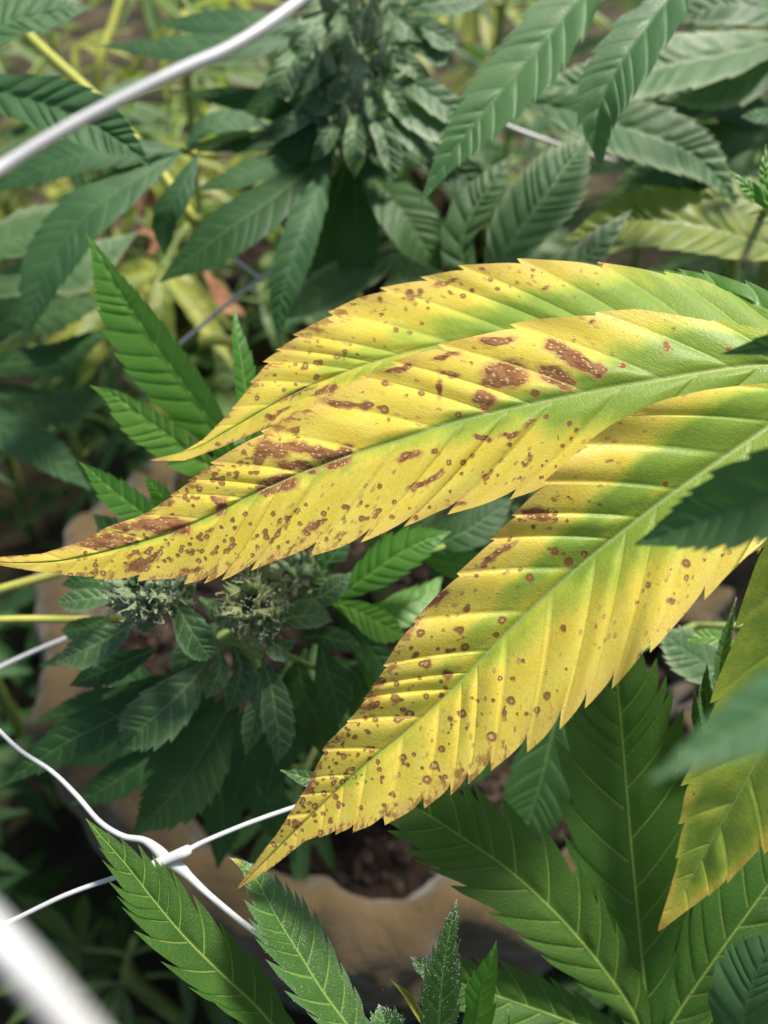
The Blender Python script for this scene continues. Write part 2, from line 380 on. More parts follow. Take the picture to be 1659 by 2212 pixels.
def blade(ctrl, wl, wr, tl=0, tr=0, n=14, cps=10, nr=6, amp=.14, hook=.35, sweep=40, corr=.05, curl=0.0, prof=PROF, mpp=None,
          edge_l=None, edge_r=None, sweep_l=None, sweep_r=None, midgroove=.0, ruffle=0.0, seed=0, bulge_pow=.72, bulge_exp=1.1, flat_l=.55, flat_r=.55, lie=20, ep=.9, amp_l=None):
    """grid in (px,py,depth): returns px,py,depth arrays [cols, 2nr+1], attributes. wl/wr: half widths in px"""
    K = catmull(ctrl, 200)
    s = np.concatenate([[0], np.cumsum(np.hypot(*np.diff(K[:, :2], axis=0).T))]); L = s[-1]
    nc = n * cps + 1
    tcol = np.linspace(0, 1, nc)
    tcol = tcol + .35 / n * np.sin(tcol * n * 1.3 + seed) * np.sin(math.pi * tcol) + .06 * np.sin(math.pi * tcol) ** 2
    mid = np.stack([np.interp(tcol * L, s, K[:, i]) for i in range(3)], 1)
    T = np.gradient(mid[:, :2], axis=0); T /= np.linalg.norm(T, axis=1)[:, None] + 1e-9
    for _ in range(3): T[1:-1] = (T[:-2] + 2 * T[1:-1] + T[2:]) / 4
    T /= np.linalg.norm(T, axis=1)[:, None] + 1e-9
    slope = np.gradient(mid[:, 2]) / (np.gradient(tcol) * L)
    mp = (mid[:, 2] / FPX) if mpp is None else np.full(nc, mpp)
    perp = np.stack([T[:, 1], -T[:, 0]], 1)
    if isinstance(prof, list): pr = np.interp(tcol, *zip(*prof))
    v = np.linspace(0, 1, nr + 1)
    res = {}
    seg = L / n
    for side, wmax, tilt, edge in ((1, wl, tl, edge_l), (-1, wr, tr, edge_r)):
        pd = perp * side
        sw = sweep_l if side > 0 else sweep_r
        ph = math.radians(sweep if sw is None else sw)
        dirv = pd * math.cos(ph) + T * math.sin(ph)
        if edge is not None:
            r = ray_poly(mid[:, :2], dirv + .10 * T - .025 * pd, np.asarray(edge, float))
            okk = ~np.isnan(r)
            fall = pr * wmax / math.cos(ph)
            if okk.any():
                fi = np.where(okk)[0]
                # beyond the last hit fade to the tip, before the first follow the profile
                r2 = np.interp(tcol, np.concatenate([[0], tcol[fi], [1]]), np.concatenate([[r[fi[0]] * .55], r[fi], [0]]))
                wv = r2
            else: wv = fall
            for _ in range(4): wv[1:-1] = (wv[:-2] + wv[1:-1] * 2 + wv[2:]) / 4
        else:
            wv = pr * wmax / math.cos(ph)
        q = (np.arange(nc) / cps + (0.0 if side > 0 else .5)) % 1.0
        notch = max(1.0 / cps, .10)
        e = np.where(q < notch, 1 - q / notch, np.clip((q - notch) / (1 - notch), 0, 1) ** ep)
        segid = np.floor(np.arange(nc) / cps + (0.0 if side > 0 else .5) - notch)
        jit = .75 + .5 * vnoise(segid * 3.7 + seed, segid * 0 + side, 1.0, seed)
        fade = np.clip(tcol * 8, 0, 1) * np.clip((.93 - tcol) * 7, 0, 1)
        am = amp_l if (amp_l is not None and side > 0) else amp
        e = am * jit * (e - .6) * fade
        hk = np.where(q < notch, 1 - q / notch, np.clip((q - .7) / .3, 0, 1) ** 3) * hook * seg * fade * amp / .14 * .5
        V4 = v[None, :] ** 4
        rad = wv[:, None] * v[None, :] * (1 + e[:, None] * V4)
        P = mid[:, None, :2] + dirv[:, None, :] * rad[..., None] + T[:, None, :] * (hk[:, None] * V4 * np.clip(wv[:, None] / (.25 * seg + 1e-6), 0, 1))[..., None]
        # secondary veins bend forward towards the margin
        bend = (v ** 2)[None, :] * .10 * wv[:, None]
        P = P + T[:, None, :] * bend[..., None] - pd[:, None, :] * (bend * .25)[..., None]
        lat = rad * math.cos(ph); fwd = rad * math.sin(ph)
        D = mid[:, 2][:, None] + slope[:, None] * fwd - np.tan(np.radians(tilt + (lie if mpp is None else 0) * pd[:, 1]))[:, None] * lat * mp[:, None]
        D = D + curl * (v ** 2)[None, :] * wv[:, None] * mp[:, None]
        B = np.sin(math.pi * q ** bulge_pow) ** bulge_exp * (.6 + .8 * vnoise(segid * 5.3 + seed, segid * 0 + side * 3, 1.0, seed + 4))
        vp = sm01(v * 4.5) * (1 - (flat_l if side > 0 else flat_r) * sm01((v - .25) / .75))
        D = D - corr * seg * mp[:, None] * B[:, None] * vp[None, :] * np.clip(wv / (.5 * wv.max() + 1e-9), 0, 1)[:, None]
        if midgroove: D = D + midgroove * seg * mp[:, None] * np.exp(-(v / .05) ** 2)[None, :]
        if ruffle:
            rf = (vnoise(tcol * n * .9 + seed * 3.1, tcol * 0 + side * 5, 1, seed) - .5) * 2
            D = D - ruffle * wv[:, None] * mp[:, None] * rf[:, None] * (v ** 2)[None, :]
        qd = np.minimum(q, 1 - q) * seg * mp * math.cos(ph)
        res[side] = (P[..., 0], P[..., 1], D, np.broadcast_to(qd[:, None], D.shape), lat * mp[:, None], np.broadcast_to(v[None, :] * side, D.shape), rad)
    def cat(i): return np.concatenate([res[1][i][:, :0:-1], res[-1][i]], 1)
    px, py, D, vd, md, vv = (cat(i) for i in range(6))
    tt = np.broadcast_to(tcol[:, None], D.shape)
    along = (tcol * L)[:, None] * mp[:, None] + np.abs(md) * .7
    luv = np.stack([np.abs(md) * np.sign(vv) , along, np.zeros_like(D)], -1)
    nv = 2 * nr + 1
    idx = np.arange(nc * nv).reshape(nc, nv)
    F = np.stack([idx[:-1, :-1], idx[:-1, 1:], idx[1:, 1:], idx[1:, :-1]], -1).reshape(-1, 4)
    return px, py, D, dict(vd=vd.ravel(), md=np.abs(md).ravel(), vv=vv.ravel(), tt=tt.ravel(), luv=luv.reshape(-1, 3)), F
ICO = None
def ico():
    global ICO
    if ICO is None:
        import bmesh
        bm = bmesh.new(); bmesh.ops.create_icosphere(bm, subdivisions=1, radius=1)
        ICO = (np.array([v.co[:] for v in bm.verts]), np.array([[v.index for v in f.verts] for f in bm.faces])); bm.free()
    return ICO
def leaflet(parent, ctrl, wl, wr=None, mat='dark', label=None, trich=0, trich_edge=.6, fields=None, name='leaflet', seed=None, **k):
    if wr is None: wr = wl
    if seed is None: seed = int(abs(ctrl[0][0] * 7 + ctrl[0][1] * 3)) % 997
    px, py, D, A, F = blade(ctrl, wl, wr, seed=seed, **k)
    V = at(px, py, D).reshape(-1, 3)
    if fields is not None:
        A.update(fields(px.ravel(), py.ravel(), A))
    mats = [M[mat]]; midx = None
    F = F.tolist()
    if trich:
        r = np.random.default_rng(seed); nvv = len(V)
        wgt = (1 - trich_edge) + trich_edge * np.abs(A['vv']) ** 6 * 3
        pick = r.choice(nvv, trich, p=wgt / wgt.sum())
        iv, fi = ico(); nf0 = len(F)
        fc = F_ * -1
        cv = V[pick] + fc * r.uniform(.00008, .0003, trich)[:, None] + r.normal(0, .0001, (trich, 3))
        rr = r.uniform(.00004, .000085, trich)
        VV = (cv[:, None, :] + iv[None] * rr[:, None, None]).reshape(-1, 3)
        FF = (fi[None] + (np.arange(trich) * len(iv))[:, None, None] + nvv).reshape(-1, 3)
        V = np.vstack([V, VV]); F += FF.tolist(); mats.append(M['trichome'])
        midx = np.concatenate([np.zeros(nf0), np.ones(len(FF))])
        for kk in A:
            pad = np.zeros((len(VV), 3)) if A[kk].ndim == 2 else np.zeros(len(VV))
            A[kk] = np.concatenate([A[kk], pad])
    origin = at(*ctrl[0])
    o = mesh_obj(name, V, F, mats, parent, origin, A, mat_idx=midx)
    if label: o['label'] = label
    return o
def petiole(parent, pts, r, mat='petiole', name='fan_leaf', label=None, n=16, sides=8):
    """a fan leaf's own mesh is its stalk; pts are (px,py,d); last point = where the leaflets meet"""
    P = np.array([at(*p) for p in pts]); 
    V, F = tube(P, r, sides, n)
    o = mesh_obj(name, V, F, M[mat], parent, P[-1])
    if label: o['label'] = label
    return o
def stem(parent, P, r, mat='stem', name='stem', n=24):
    V, F = tube(np.asarray(P, float), r, 10, n)
    return mesh_obj(name, V, F, M[mat], parent, P[0])

exec_parts = []
# ================================================================== SETTING
def build_ground():
    n = 90
    g = np.concatenate([-np.geomspace(.02, 8, 45)[::-1], np.geomspace(.02, 8, 45)])
    X, Y = np.meshgrid(g, g + 1.0)
    Z = .03 * (vnoise(X, Y, 3.1, 3) - .5) + .015 * (vnoise(X, Y, 11, 5) - .5) - .02
    V = np.stack([X, Y, Z], -1).reshape(-1, 3); idx = np.arange(n * n).reshape(n, n)
    F = np.stack([idx[:-1, :-1], idx[:-1, 1:], idx[1:, 1:], idx[1:, :-1]], -1).reshape(-1, 4)
    o = mesh_obj('ground', V, F, M['ground'], None, (0, 0, 0)); setp(o, kind='structure', label='dark bare soil ground under the potted plants')
build_ground()

def fabric_pot(center, R, H, label, seed, group=None, soil_drop=.055):
    c = np.array(center, float)
    root = empty('fabric_pot', c, label, 'pot', group)
    na = 240
    th = np.linspace(0, 2 * math.pi, na, endpoint=False)
    prof = [(.90, 0), (.93, .03), (.95, .30), (.965, .55), (.97, .72), (1.0, .735), (1.06, .725), (1.10, .745), (1.115, .79), (1.11, .86), (1.10, .93), (1.07, .98), (1.02, 1.0), (.975, .985), (.95, .95), (.94, .88), (.935, .75), (.93, .60)]
    V = []; prof = catmull(prof, 52)
    for i, (r, z) in enumerate(prof):
        lump = (vnoise(th * 2.2, th * 0 + z * 2, 1.0, seed) + vnoise((2 * math.pi - th) * 2.2, th * 0 + z * 2, 1.0, seed)) * .5 - .5
        fold = np.sin(th * 9 + 2.5 * np.sin(th * 2 + seed) + z * 2) * .5 + np.sin(th * 17 + seed) * .3
        wr_ = np.sin(th * 23 + 3 * np.sin(th * 5 + z * 6) + z * 9) * .5 + np.sin(th * 41 + 2 * np.sin(th * 3) - z * 14) * .35
        rr = R * (r + .05 * lump + (.018 * fold + .014 * wr_) * (1 if z > .5 else .4))
        wk = (vnoise(th * 13, th * 0 + z * 18, 1, seed + 1) - .5) * (vnoise((2 * math.pi - th) * .5, th * 0 + 3, 1, seed) + .3)
        rr = rr + R * .17 * wk * (z > .6)
        zz = H * z + (.011 * np.sin(th * 3 + seed) + .004 * np.sin(th * 7 + 1.3 * seed) + .004 * fold + .010 * wk) * (z > .7) * (z if z > .7 else 0)
        V.append(np.stack([c[0] + rr * np.cos(th), c[1] + rr * np.sin(th), c[2] + zz], 1))
    V = np.vstack(V); F = []
    for i in range(len(prof) - 1):
        for j in range(na):
            k = (j + 1) % na
            F.append((i * na + j, i * na + k, (i + 1) * na + k, (i + 1) * na + j))
    kb = len(V); V = np.vstack([V, c[None, :]])
    F += [(kb, (j + 1) % na, j) for j in range(na)]
    o = mesh_obj('pot_wall', V, F, M['fabric'], root, c)
    # soil surface
    nr = 26; V = []; F = []
    z0 = H - soil_drop
    for i in range(nr + 1):
        r = R * .955 * i / nr
        x = c[0] + r * np.cos(th); y = c[1] + r * np.sin(th)
        z = c[2] + z0 + .02 * (vnoise(x, y, 14, seed) - .5) + .012 * (vnoise(x, y, 50, seed) - .5)
        V.append(np.stack([x, y, z], 1))
    V = np.vstack(V)
    for i in range(nr):
        for j in range(na):
            k = (j + 1) % na; F.append((i * na + j, (i + 1) * na + j, (i + 1) * na + k, i * na + k))
    s = mesh_obj('soil', V, F, M['soil'], root, c + [0, 0, z0])
    # loose grains on the soil
    r_ = np.random.default_rng(seed); ng = 2600
    iv, fi = ico()
    a = r_.uniform(0, 2 * math.pi, ng); rr = R * .92 * np.sqrt(r_.uniform(0, 1, ng))
    x = c[0] + rr * np.cos(a); y = c[1] + rr * np.sin(a); z = c[2] + z0 + .02 * (vnoise(x, y, 14, seed) - .5) + .012 * (vnoise(x, y, 50, seed) - .5) + .001
    sz = r_.gamma(2, .0011, ng) + .0008
    sh = r_.uniform(.5, 1.3, (ng, 1, 3)) + 0 * iv[None]
    VV = np.stack([x, y, z], 1)[:, None, :] + iv[None] * sz[:, None, None] * sh * r_.uniform(.75, 1.25, (ng, len(iv), 1))
    FF = (fi[None] + (np.arange(ng) * len(iv))[:, None, None]).reshape(-1, 3)
    gobj = mesh_obj('soil_grains', VV.reshape(-1, 3), FF, M['grain'], s, c + [0, 0, z0], smooth=False); gobj['kind'] = 'stuff'
    return root
POT1 = (.005, .439, -.012)
fabric_pot(POT1, .245, .345, 'wide tan fabric pot with rolled rim below the white net crossing', 4)
fabric_pot((-.06, 1.02, -.012), .215, .34, 'tan fabric pot standing behind the wide one, between leaves', 9)
fabric_pot((.43, .20, -.012), .20, .33, 'fabric pot under the plant with the spotted yellow leaf', 15)

# ================================================================== NETS
def strand(parent, pts, r, n=40, sides=14, name='strand', rad=None):
    P = np.array([at(*p) for p in pts]); V, F = tube(P, r if rad is None else rad, sides, n)
    return mesh_obj(name, V, F, M['net'], parent)
def build_nets():
    up = empty('trellis_net', at(300, 330, .125), 'white plastic trellis strand crossing above the plants in front of dark leaves', 'trellis net')
    strand(up, [(-260, 520, .104), (-60, 398, .108), (0, 364, .110), (100, 302, .112), (200, 246, .114), (300, 195, .116), (400, 146, .118), (480, 112, .120), (545, 75, .122), (600, 37, .124), (670, -15, .127), (800, -120, .132)], .00082)
    fr = empty('trellis_net', at(60, 2100, .05), 'thick white plastic strand, very blurred, beside the serrated shoot', 'trellis net')
    strand(fr, [(-220, 1810, .047), (-100, 1930, .0462), (0, 2030, .0455), (90, 2130, .045), (190, 2250, .0445), (340, 2430, .0436)], .00085)
    lo = empty('trellis_net', at(362, 1862, .224), 'white plastic net with moulded four-way crossing above the tan pot', 'trellis net')
    K = (365, 1858, .224)
    # long thin run through the crossing
    strand(lo, [(-160, 2058, .222), (0, 2000, .222), (150, 1930, .222), (300, 1879, .223), (335, 1866, .2238)], .00062, rad=[.00066, .00064, .00062, .00064, .0010])
    strand(lo, [(395, 1842, .2238), (412, 1833, .224), (450, 1814, .2245), (540, 1777, .226), (640, 1742, .228), (800, 1690, .232)], .00062, rad=[.0010, .00075, .00065, .00062, .0006, .0006])
    # thicker run, flattened to a web at the crossing
    strand(lo, [(-30, 1550, .246), (40, 1618, .241), (110, 1665, .236), (165, 1718, .232), (215, 1775, .229), (265, 1806, .2265), (310, 1815, .2252), (340, 1836, .2243), (362, 1860, .2241)], .0007, rad=[.0006, .0006, .00062, .00066, .0007, .00075, .0009, .0014, .0017])
    strand(lo, [(362, 1856, .2241), (385, 1872, .2243), (410, 1895, .2246), (450, 1932, .225), (520, 1990, .226), (612, 2058, .228), (760, 2160, .232)], .0007, rad=[.0018, .0017, .0011, .00085, .0008, .00078, .00075])
    V, F = tube(np.array([at(*p) for p in [(318, 1878, .2236), (335, 1868, .2226), (365, 1855, .2225), (395, 1842, .2225), (408, 1836, .2234), (413, 1834, .2236)]]), [.0009, .0014, .0014, .0015, .0014, .0008], 16, 24)
    mesh_obj('knot', V, F, M['net'], lo)
    # lower cells of the net, further down
    ot = empty('trellis_net', at(80, 1400, .34), 'thin white net strand beside the flower cluster over dark gap', 'trellis net')
    strand(ot, [(-100, 1492, .335), (0, 1441, .335), (80, 1404, .336), (165, 1369, .338), (330, 1300, .345)], .0009)
    bk = empty('trellis_net', at(560, 602, .42), 'thin white net strands meeting in a knot before the brown pot behind', 'trellis net')
    strand(bk, [(430, 505, .42), (480, 540, .42), (562, 602, .42)], .0010)
    strand(bk, [(562, 602, .42), (500, 650, .42), (440, 700, .42), (380, 750, .425)], .0010)
    strand(bk, [(562, 602, .42), (620, 560, .425), (700, 500, .43)], .0009)
    iv, fi = ico(); mesh_obj('knot', at(562, 602, .418) + iv * .0022, fi, M['net'], bk)
    b2 = empty('trellis_net', at(1150, 290, .44), 'thin grey-white net strand among the pale ridged leaves', 'trellis net')
    strand(b2, [(1090, 270, .43), (1140, 290, .43), (1220, 318, .435), (1330, 350, .45)], .0013)
build_nets()

# ================================================================== YELLOW SPOTTED LEAF
PATCH = [ # x, y, rx, ry, angle (deg, clockwise in picture)
 (1092, 808, 48, 30, 5), (1065, 822, 26, 18, 0), (1110, 825, 22, 16, 0), (1200, 812, 40, 20, 25), (1222, 830, 20, 14, 0), (1205, 752, 30, 16, 30), (1245, 778, 42, 18, 25), (1290, 800, 18, 18, 0),
 (1045, 862, 24, 18, 20), (1048, 880, 10, 14, 0), (948, 838, 8, 22, 0), (585, 972, 34, 20, 20), (640, 968, 40, 12, 5), (700, 980, 40, 14, 5), (742, 985, 18, 24, 20), (640, 1008, 46, 11, 8), (720, 1003, 26, 9, 10), (560, 985, 16, 22, 30),
 (600, 1045, 42, 17, -6), (580, 1055, 26, 12, 0), (478, 1092, 14, 22, 10), (468, 1078, 20, 8, 20), (740, 872, 46, 9, 8), (790, 876, 14, 11, 0), (345, 1132, 62, 17, -4), (385, 1138, 26, 18, 0), (270, 1138, 30, 9, -4), (225, 1170, 60, 15, -9), (275, 1165, 20, 12, 0), (300, 1218, 26, 13, -10), (330, 1205, 14, 10, 0),
 (882, 985, 26, 10, -16), (1072, 735, 38, 10, -4), (962, 768, 32, 7, -6), (972, 806, 24, 8, 10), (1040, 947, 22, 7, 12), (1100, 939, 24, 6, -16), (1145, 915, 18, 5, -20), (940, 1030, 26, 7, -40), (905, 1048, 24, 6, -30), (668, 1142, 20, 12, -20), (690, 1130, 14, 6, -30), (640, 850, 40, 5, -25), (600, 895, 30, 5, -28), (700, 845, 30, 6, -22), (860, 795, 30, 6, -16),
 (1160, 1112, 34, 14, 10), (1172, 1122, 16, 10, 0), (1085, 1190, 34, 7, -35), (1055, 1212, 30, 7, -35), (950, 1290, 24, 7, -38), (925, 1310, 16, 5, -38), (820, 1470, 10, 8, 0), (800, 1525, 16, 7, -30), (415, 1232, 26, 6, -6), (1385, 1418, 14, 8, -40), (640, 1780, 10, 10, 0), (985, 1090, 20, 6, -10), (885, 640, 14, 9, 0), (962, 610, 30, 5, -12),
 (1440, 748, 7, 11, 20), (1345, 790, 10, 8, 0), (1275, 697, 7, 8, 0), (1570, 752, 9, 6, 0), (1178, 625, 10, 6, 0), (1450, 1300, 6, 8, 0), (670, 1690, 10, 22, 20)]
SPOTS = [(1144, 1249, 13), (1229, 1214, 14), (1262, 1197, 10), (1199, 1192, 12), (1084, 1339, 12), (1072, 1372, 10), (1004, 1399, 13), (967, 1457, 14), (994, 1362, 11), (909, 1367, 12), (922, 1434, 13), (854, 1509, 14), (884, 1542, 13), (859, 1554, 11), (997, 1542, 12), (1104, 1514, 12), (1062, 1592, 15), (1160, 1534, 11), (1182, 1504, 12), (1217, 1357, 10), (1482, 1217, 13), (1399, 1264, 9), (939, 1654, 13), (922, 1684, 13), (870, 1637, 10), (954, 1619, 10), (999, 1664, 8), (1312, 1167, 7), (1490, 1174, 9), (1438, 1046, 9), (1155, 850, 13), (830, 885, 13), (990, 896, 10), (940, 975, 9), (910, 850, 10), (832, 828, 11), (683, 815, 9), (683, 785, 8), (660, 790, 9), (640, 930, 10), (855, 714, 8), (885, 718, 8), (1000, 640, 9), (1020, 628, 8), (1040, 580, 8), (1060, 605, 8), (1150, 597, 7), (908, 630, 10), (820, 645, 8), (470, 960, 7), (555, 860, 7), (910, 1435, 9), (1455, 710, 8), (745, 760, 7), (1240, 735, 7), (920, 1505, 9), (700, 1715, 8), (720, 1690, 7), (800, 1640, 8), (825, 1680, 7), (780, 1745, 7), (830, 1740, 7), (740, 1690, 9), (850, 1720, 6), (400, 1075, 9), (430, 1057, 8), (480, 1045, 9), (520, 1000, 8), (530, 1110, 7), (590, 1110, 8), (600, 1155, 9), (545, 1200, 7), (460, 1195, 7), (700, 1110, 8), (705, 1165, 8), (500, 1165, 6), (780, 1120, 9), (780, 1085, 8), (810, 1115, 7), (850, 1085, 7), (820, 1050, 8), (1000, 1000, 10), (970, 1000, 8), (1020, 985, 8), (1050, 1030, 10), (1180, 900, 8), (1230, 915, 9), (1100, 960, 7), (1245, 930, 7), (640, 1105, 8), (620, 1120, 8), (660, 1090, 7), (575, 1160, 8)]
def scatter_spots(seed):
    r = np.random.default_rng(seed); out = []
    def seg(a, b, w, n, lo, hi):
        for _ in range(n):
            u = r.uniform(); p = np.array(a) * (1 - u) + np.array(b) * u + r.normal(0, w, 2); out.append((p[0], p[1], r.uniform(lo, hi)))
    seg((150, 1215), (520, 1170), 22, 30, 4.5, 8); seg((330, 1110), (640, 930), 14, 22, 4.5, 8); seg((560, 1850), (800, 1560), 24, 34, 4.5, 8); seg((250, 1210), (900, 1090), 22, 46, 4.5, 8.5); seg((900, 1090), (1250, 960), 24, 22, 4, 7.5)
    seg((420, 1060), (900, 840), 30, 26, 4, 8); seg((560, 850), (1000, 620), 26, 26, 4.5, 8); seg((1000, 620), (1330, 600), 24, 14, 4, 7.5)
    seg((620, 1780), (1130, 1150), 38, 60, 4.5, 9); seg((700, 1740), (1150, 1480), 45, 30, 4, 8); seg((1150, 1150), (1300, 1020), 26, 14, 4.5, 8)
    seg((950, 780), (1500, 740), 30, 16, 4, 7.5); seg((1250, 1430), (1600, 1150), 50, 12, 4, 8); seg((1450, 1700), (1600, 1750), 60, 1, 5, 8)
    return out
ALLSPOTS = np.array(SPOTS + scatter_spots(3) + [(x, y, r * .8) for x, y, r in scatter_spots(9)], float)
STR = np.random.default_rng(2).uniform(.0, 1.0, len(ALLSPOTS)); STR[:len(SPOTS)] = STR[:len(SPOTS)] * .5 + .5
def hero_fields(gfun, seed, patch=True, rim=1.0):
    def f(px, py, A):
        wx = px + 12 * (vnoise(px, py, 1 / 16., seed) - .5) + 6 * (vnoise(px, py, 1 / 6., seed + 1) - .5)
        wy = py + 12 * (vnoise(px, py, 1 / 16., seed + 2) - .5) + 6 * (vnoise(px, py, 1 / 6., seed + 3) - .5)
        br = np.full(len(px), -1.0)
        if patch:
            for x, y, rx, ry, a in PATCH:
                a = math.radians(a); dx = wx - x; dy = wy - y
                u = (dx * math.cos(a) + dy * math.sin(a)) / rx; v = (-dx * math.sin(a) + dy * math.cos(a)) / ry
                br = np.maximum(br, 1.12 - np.hypot(u, v))
        sp = np.full(len(px), -1.0)
        wx = px + 4 * (vnoise(px, py, 1 / 7., seed + 5) - .5); wy = py + 4 * (vnoise(px, py, 1 / 7., seed + 6) - .5)
        for (x, y, r), st in zip(ALLSPOTS, STR):
            if x < px.min() - 20 or x > px.max() + 20: continue
            m = (np.abs(wx - x) < r * 1.3) & (np.abs(wy - y) < r * 1.3)
            if m.any(): sp[m] = np.maximum(sp[m], np.minimum(1.0 - np.hypot(wx[m] - x, wy[m] - y) / r, .08 + .95 * st))
        # small spots vary: some only tan stains, some with a bleached centre
        g = gfun(px, py, A)
        og = np.clip((np.abs(A['vv']) - .72) / .28, 0, 1) * .8 * np.clip(.4 + A['tt'], 0, 1) + np.clip((A['tt'] - .8) / .2, 0, 1) * .5
        og = og * (.5 + vnoise(px, py, 1 / 30., seed + 9))
        return dict(spk=np.full(len(px), 1.0 if patch else .08), green=g, brown=br * .8, spot=sp, orange=np.clip(og * rim, 0, 1))
    return f
def veinphase(A):   # 1 close to a lateral vein, 0 between
    return np.clip(1 - A['vd'] / (A['vd'].max() + 1e-9), 0, 1)
def sm(x, a, b): 
    u = np.clip((x - a) / (b - a), 0, 1); return u * u * (3 - 2 * u)
def green_y2(px, py, A):
    a = np.abs(A['vv']); t = A['tt']
    up = A['vv'] * S_UP
    g = .95 * sm(px, 780, 1600) - 1.15 * a * (1 - .55 * sm(px, 1250, 1650)) + .42 * (1 - a) ** 3 + .18 * (1 - veinphase(A)) * sm(px, 900, 1400)
    g = g - .25 * sm(-up, 0, .3) * sm(1500 - px, 0, 500)
    g = g + .28 * np.exp(-(a / .35) ** 2) + .35 * (vnoise(px, py, 1 / 70., 3) - .45) * (1 - a)
    g = g + .5 * sm(px, 1100, 1600) * np.exp(-((a - .35) / .3) ** 2)
    return g
def green_y1(px, py, A):
    a = np.abs(A['vv'])
    return .58 * np.exp(-((a - .3) / .34) ** 2) + .4 * (vnoise(px, py, 1 / 60., 4) - .5) * (1 - a) + .18 + .75 * sm(px, 950, 1500) - .95 * (a - .25) * (1 - .85 * sm(px, 1080, 1560)) - .45 * sm(1000 - px, 100, 450)
def green_y3(px, py, A):
    a = np.abs(A['vv']); up = A['vv'] * S_UP
    s = px - py      # grows towards the base
    b = sm(s, -700, 700)
    g = .22 + .4 * (vnoise(px, py, 1 / 70., 6) - .45) * (1 - a) + .75 * b - 1.1 * a * (1 - .5 * sm(s, 250, 800)) + .3 * (1 - a) ** 3
    low = sm(-up, 0, .1)
    streak = np.exp(-((a - .33) / .2) ** 2) * (.45 + .5 * vnoise(A['tt'] * 26, a * 1.2, 1, 8))
    g = g + low * (streak * 1.15 * sm(s, -1000, -450) - .22) + (1 - low) * .25 * sm(s, 0, 500) * (1 - veinphase(A))
    return g
def green_y4(px, py, A):
    a = np.abs(A['vv'])
    w_ = 70 * (vnoise(px, py, 1 / 45., 5) - .5)
    return .74 + .2 * (1 - a) - .75 * sm(py + w_, 1870, 2020) - .6 * sm(a + w_ / 300., .72, 1.05) * sm(py, 1640, 1760)
S_UP = 1
HX = dict(nr=40, cps=24, lie=0, ep=.36)
plantA = empty('hemp_plant', (.43, .20, .25), 'tall hemp plant bearing the large yellow leaf with brown spots', 'plant')
BASE = (1880, 800, .198)
yl = petiole(plantA, [(2600, 900, .215), (2250, 800, .205), (2000, 790, .2), BASE], [.0016, .0015, .0014, .0013], label='yellowing fan leaf with brown necrotic spots')
# top leaflet
Y1_UP = [(1880, 790), (1640, 668), (1580, 632), (1520, 604), (1450, 592), (1380, 581), (1250, 566), (1130, 563), (1000, 578), (930, 600), (850, 620), (770, 647), (700, 687), (640, 727), (585, 772), (545, 830), (500, 888), (440, 948), (380, 985), (322, 993)]
Y1_LO = [(1880, 815), (1500, 830), (1150, 850), (1000, 855), (850, 850), (740, 860), (640, 895), (560, 930), (480, 965), (400, 995), (322, 996)]
leaflet(yl, [BASE, (1650, 745, .206), (1450, 712, .2115), (1280, 705, .2155), (1100, 722, .219), (980, 740, .2215), (830, 776, .224), (700, 822, .226), (600, 868, .2275), (500, 925, .229), (420, 968, .230), (325, 994, .231)],
        120, 90, mat='hero', tl=22, tr=-34, n=17, amp=.075, hook=.3, sweep_l=52, sweep_r=60, corr=.10, flat_r=.2, ruffle=.03, edge_l=Y1_LO, edge_r=Y1_UP, fields=hero_fields(green_y1, 11), midgroove=.05, **HX)
# middle leaflet
Y2_UP = [(1880, 780), (1740, 735), (1659, 712), (1520, 690), (1380, 668), (1260, 680), (1150, 694), (1050, 722), (950, 748), (850, 785), (760, 830), (640, 893), (520, 962), (440, 1015), (390, 1058), (320, 1108), (235, 1138), (170, 1172), (90, 1196), (0, 1203), (-30, 1207)]
Y2_LO = [(1880, 815), (1700, 850), (1550, 868), (1450, 892), (1340, 945), (1270, 1000), (1165, 1052), (1050, 1085), (950, 1103), (850, 1138), (740, 1172), (650, 1192), (575, 1212), (500, 1238), (430, 1250), (330, 1246), (235, 1250), (150, 1242), (60, 1232), (-30, 1216)]
leaflet(yl, [BASE, (1659, 788, .198), (1400, 824, .199), (1200, 862, .2005), (1000, 908, .202), (880, 945, .203), (700, 1003, .2045), (560, 1062, .2055), (420, 1130, .207), (300, 1172, .208), (150, 1208, .2095), (50, 1216, .2105), (-30, 1212, .2115)],
        120, 110, mat='hero', tl=10, tr=-22, n=17, amp=.065, amp_l=.16, hook=.3, sweep_l=50, sweep_r=56, corr=.095, flat_r=.45, flat_l=.9, ruffle=.04, edge_l=Y2_LO, edge_r=Y2_UP, fields=hero_fields(green_y2, 21), midgroove=.05, **HX)
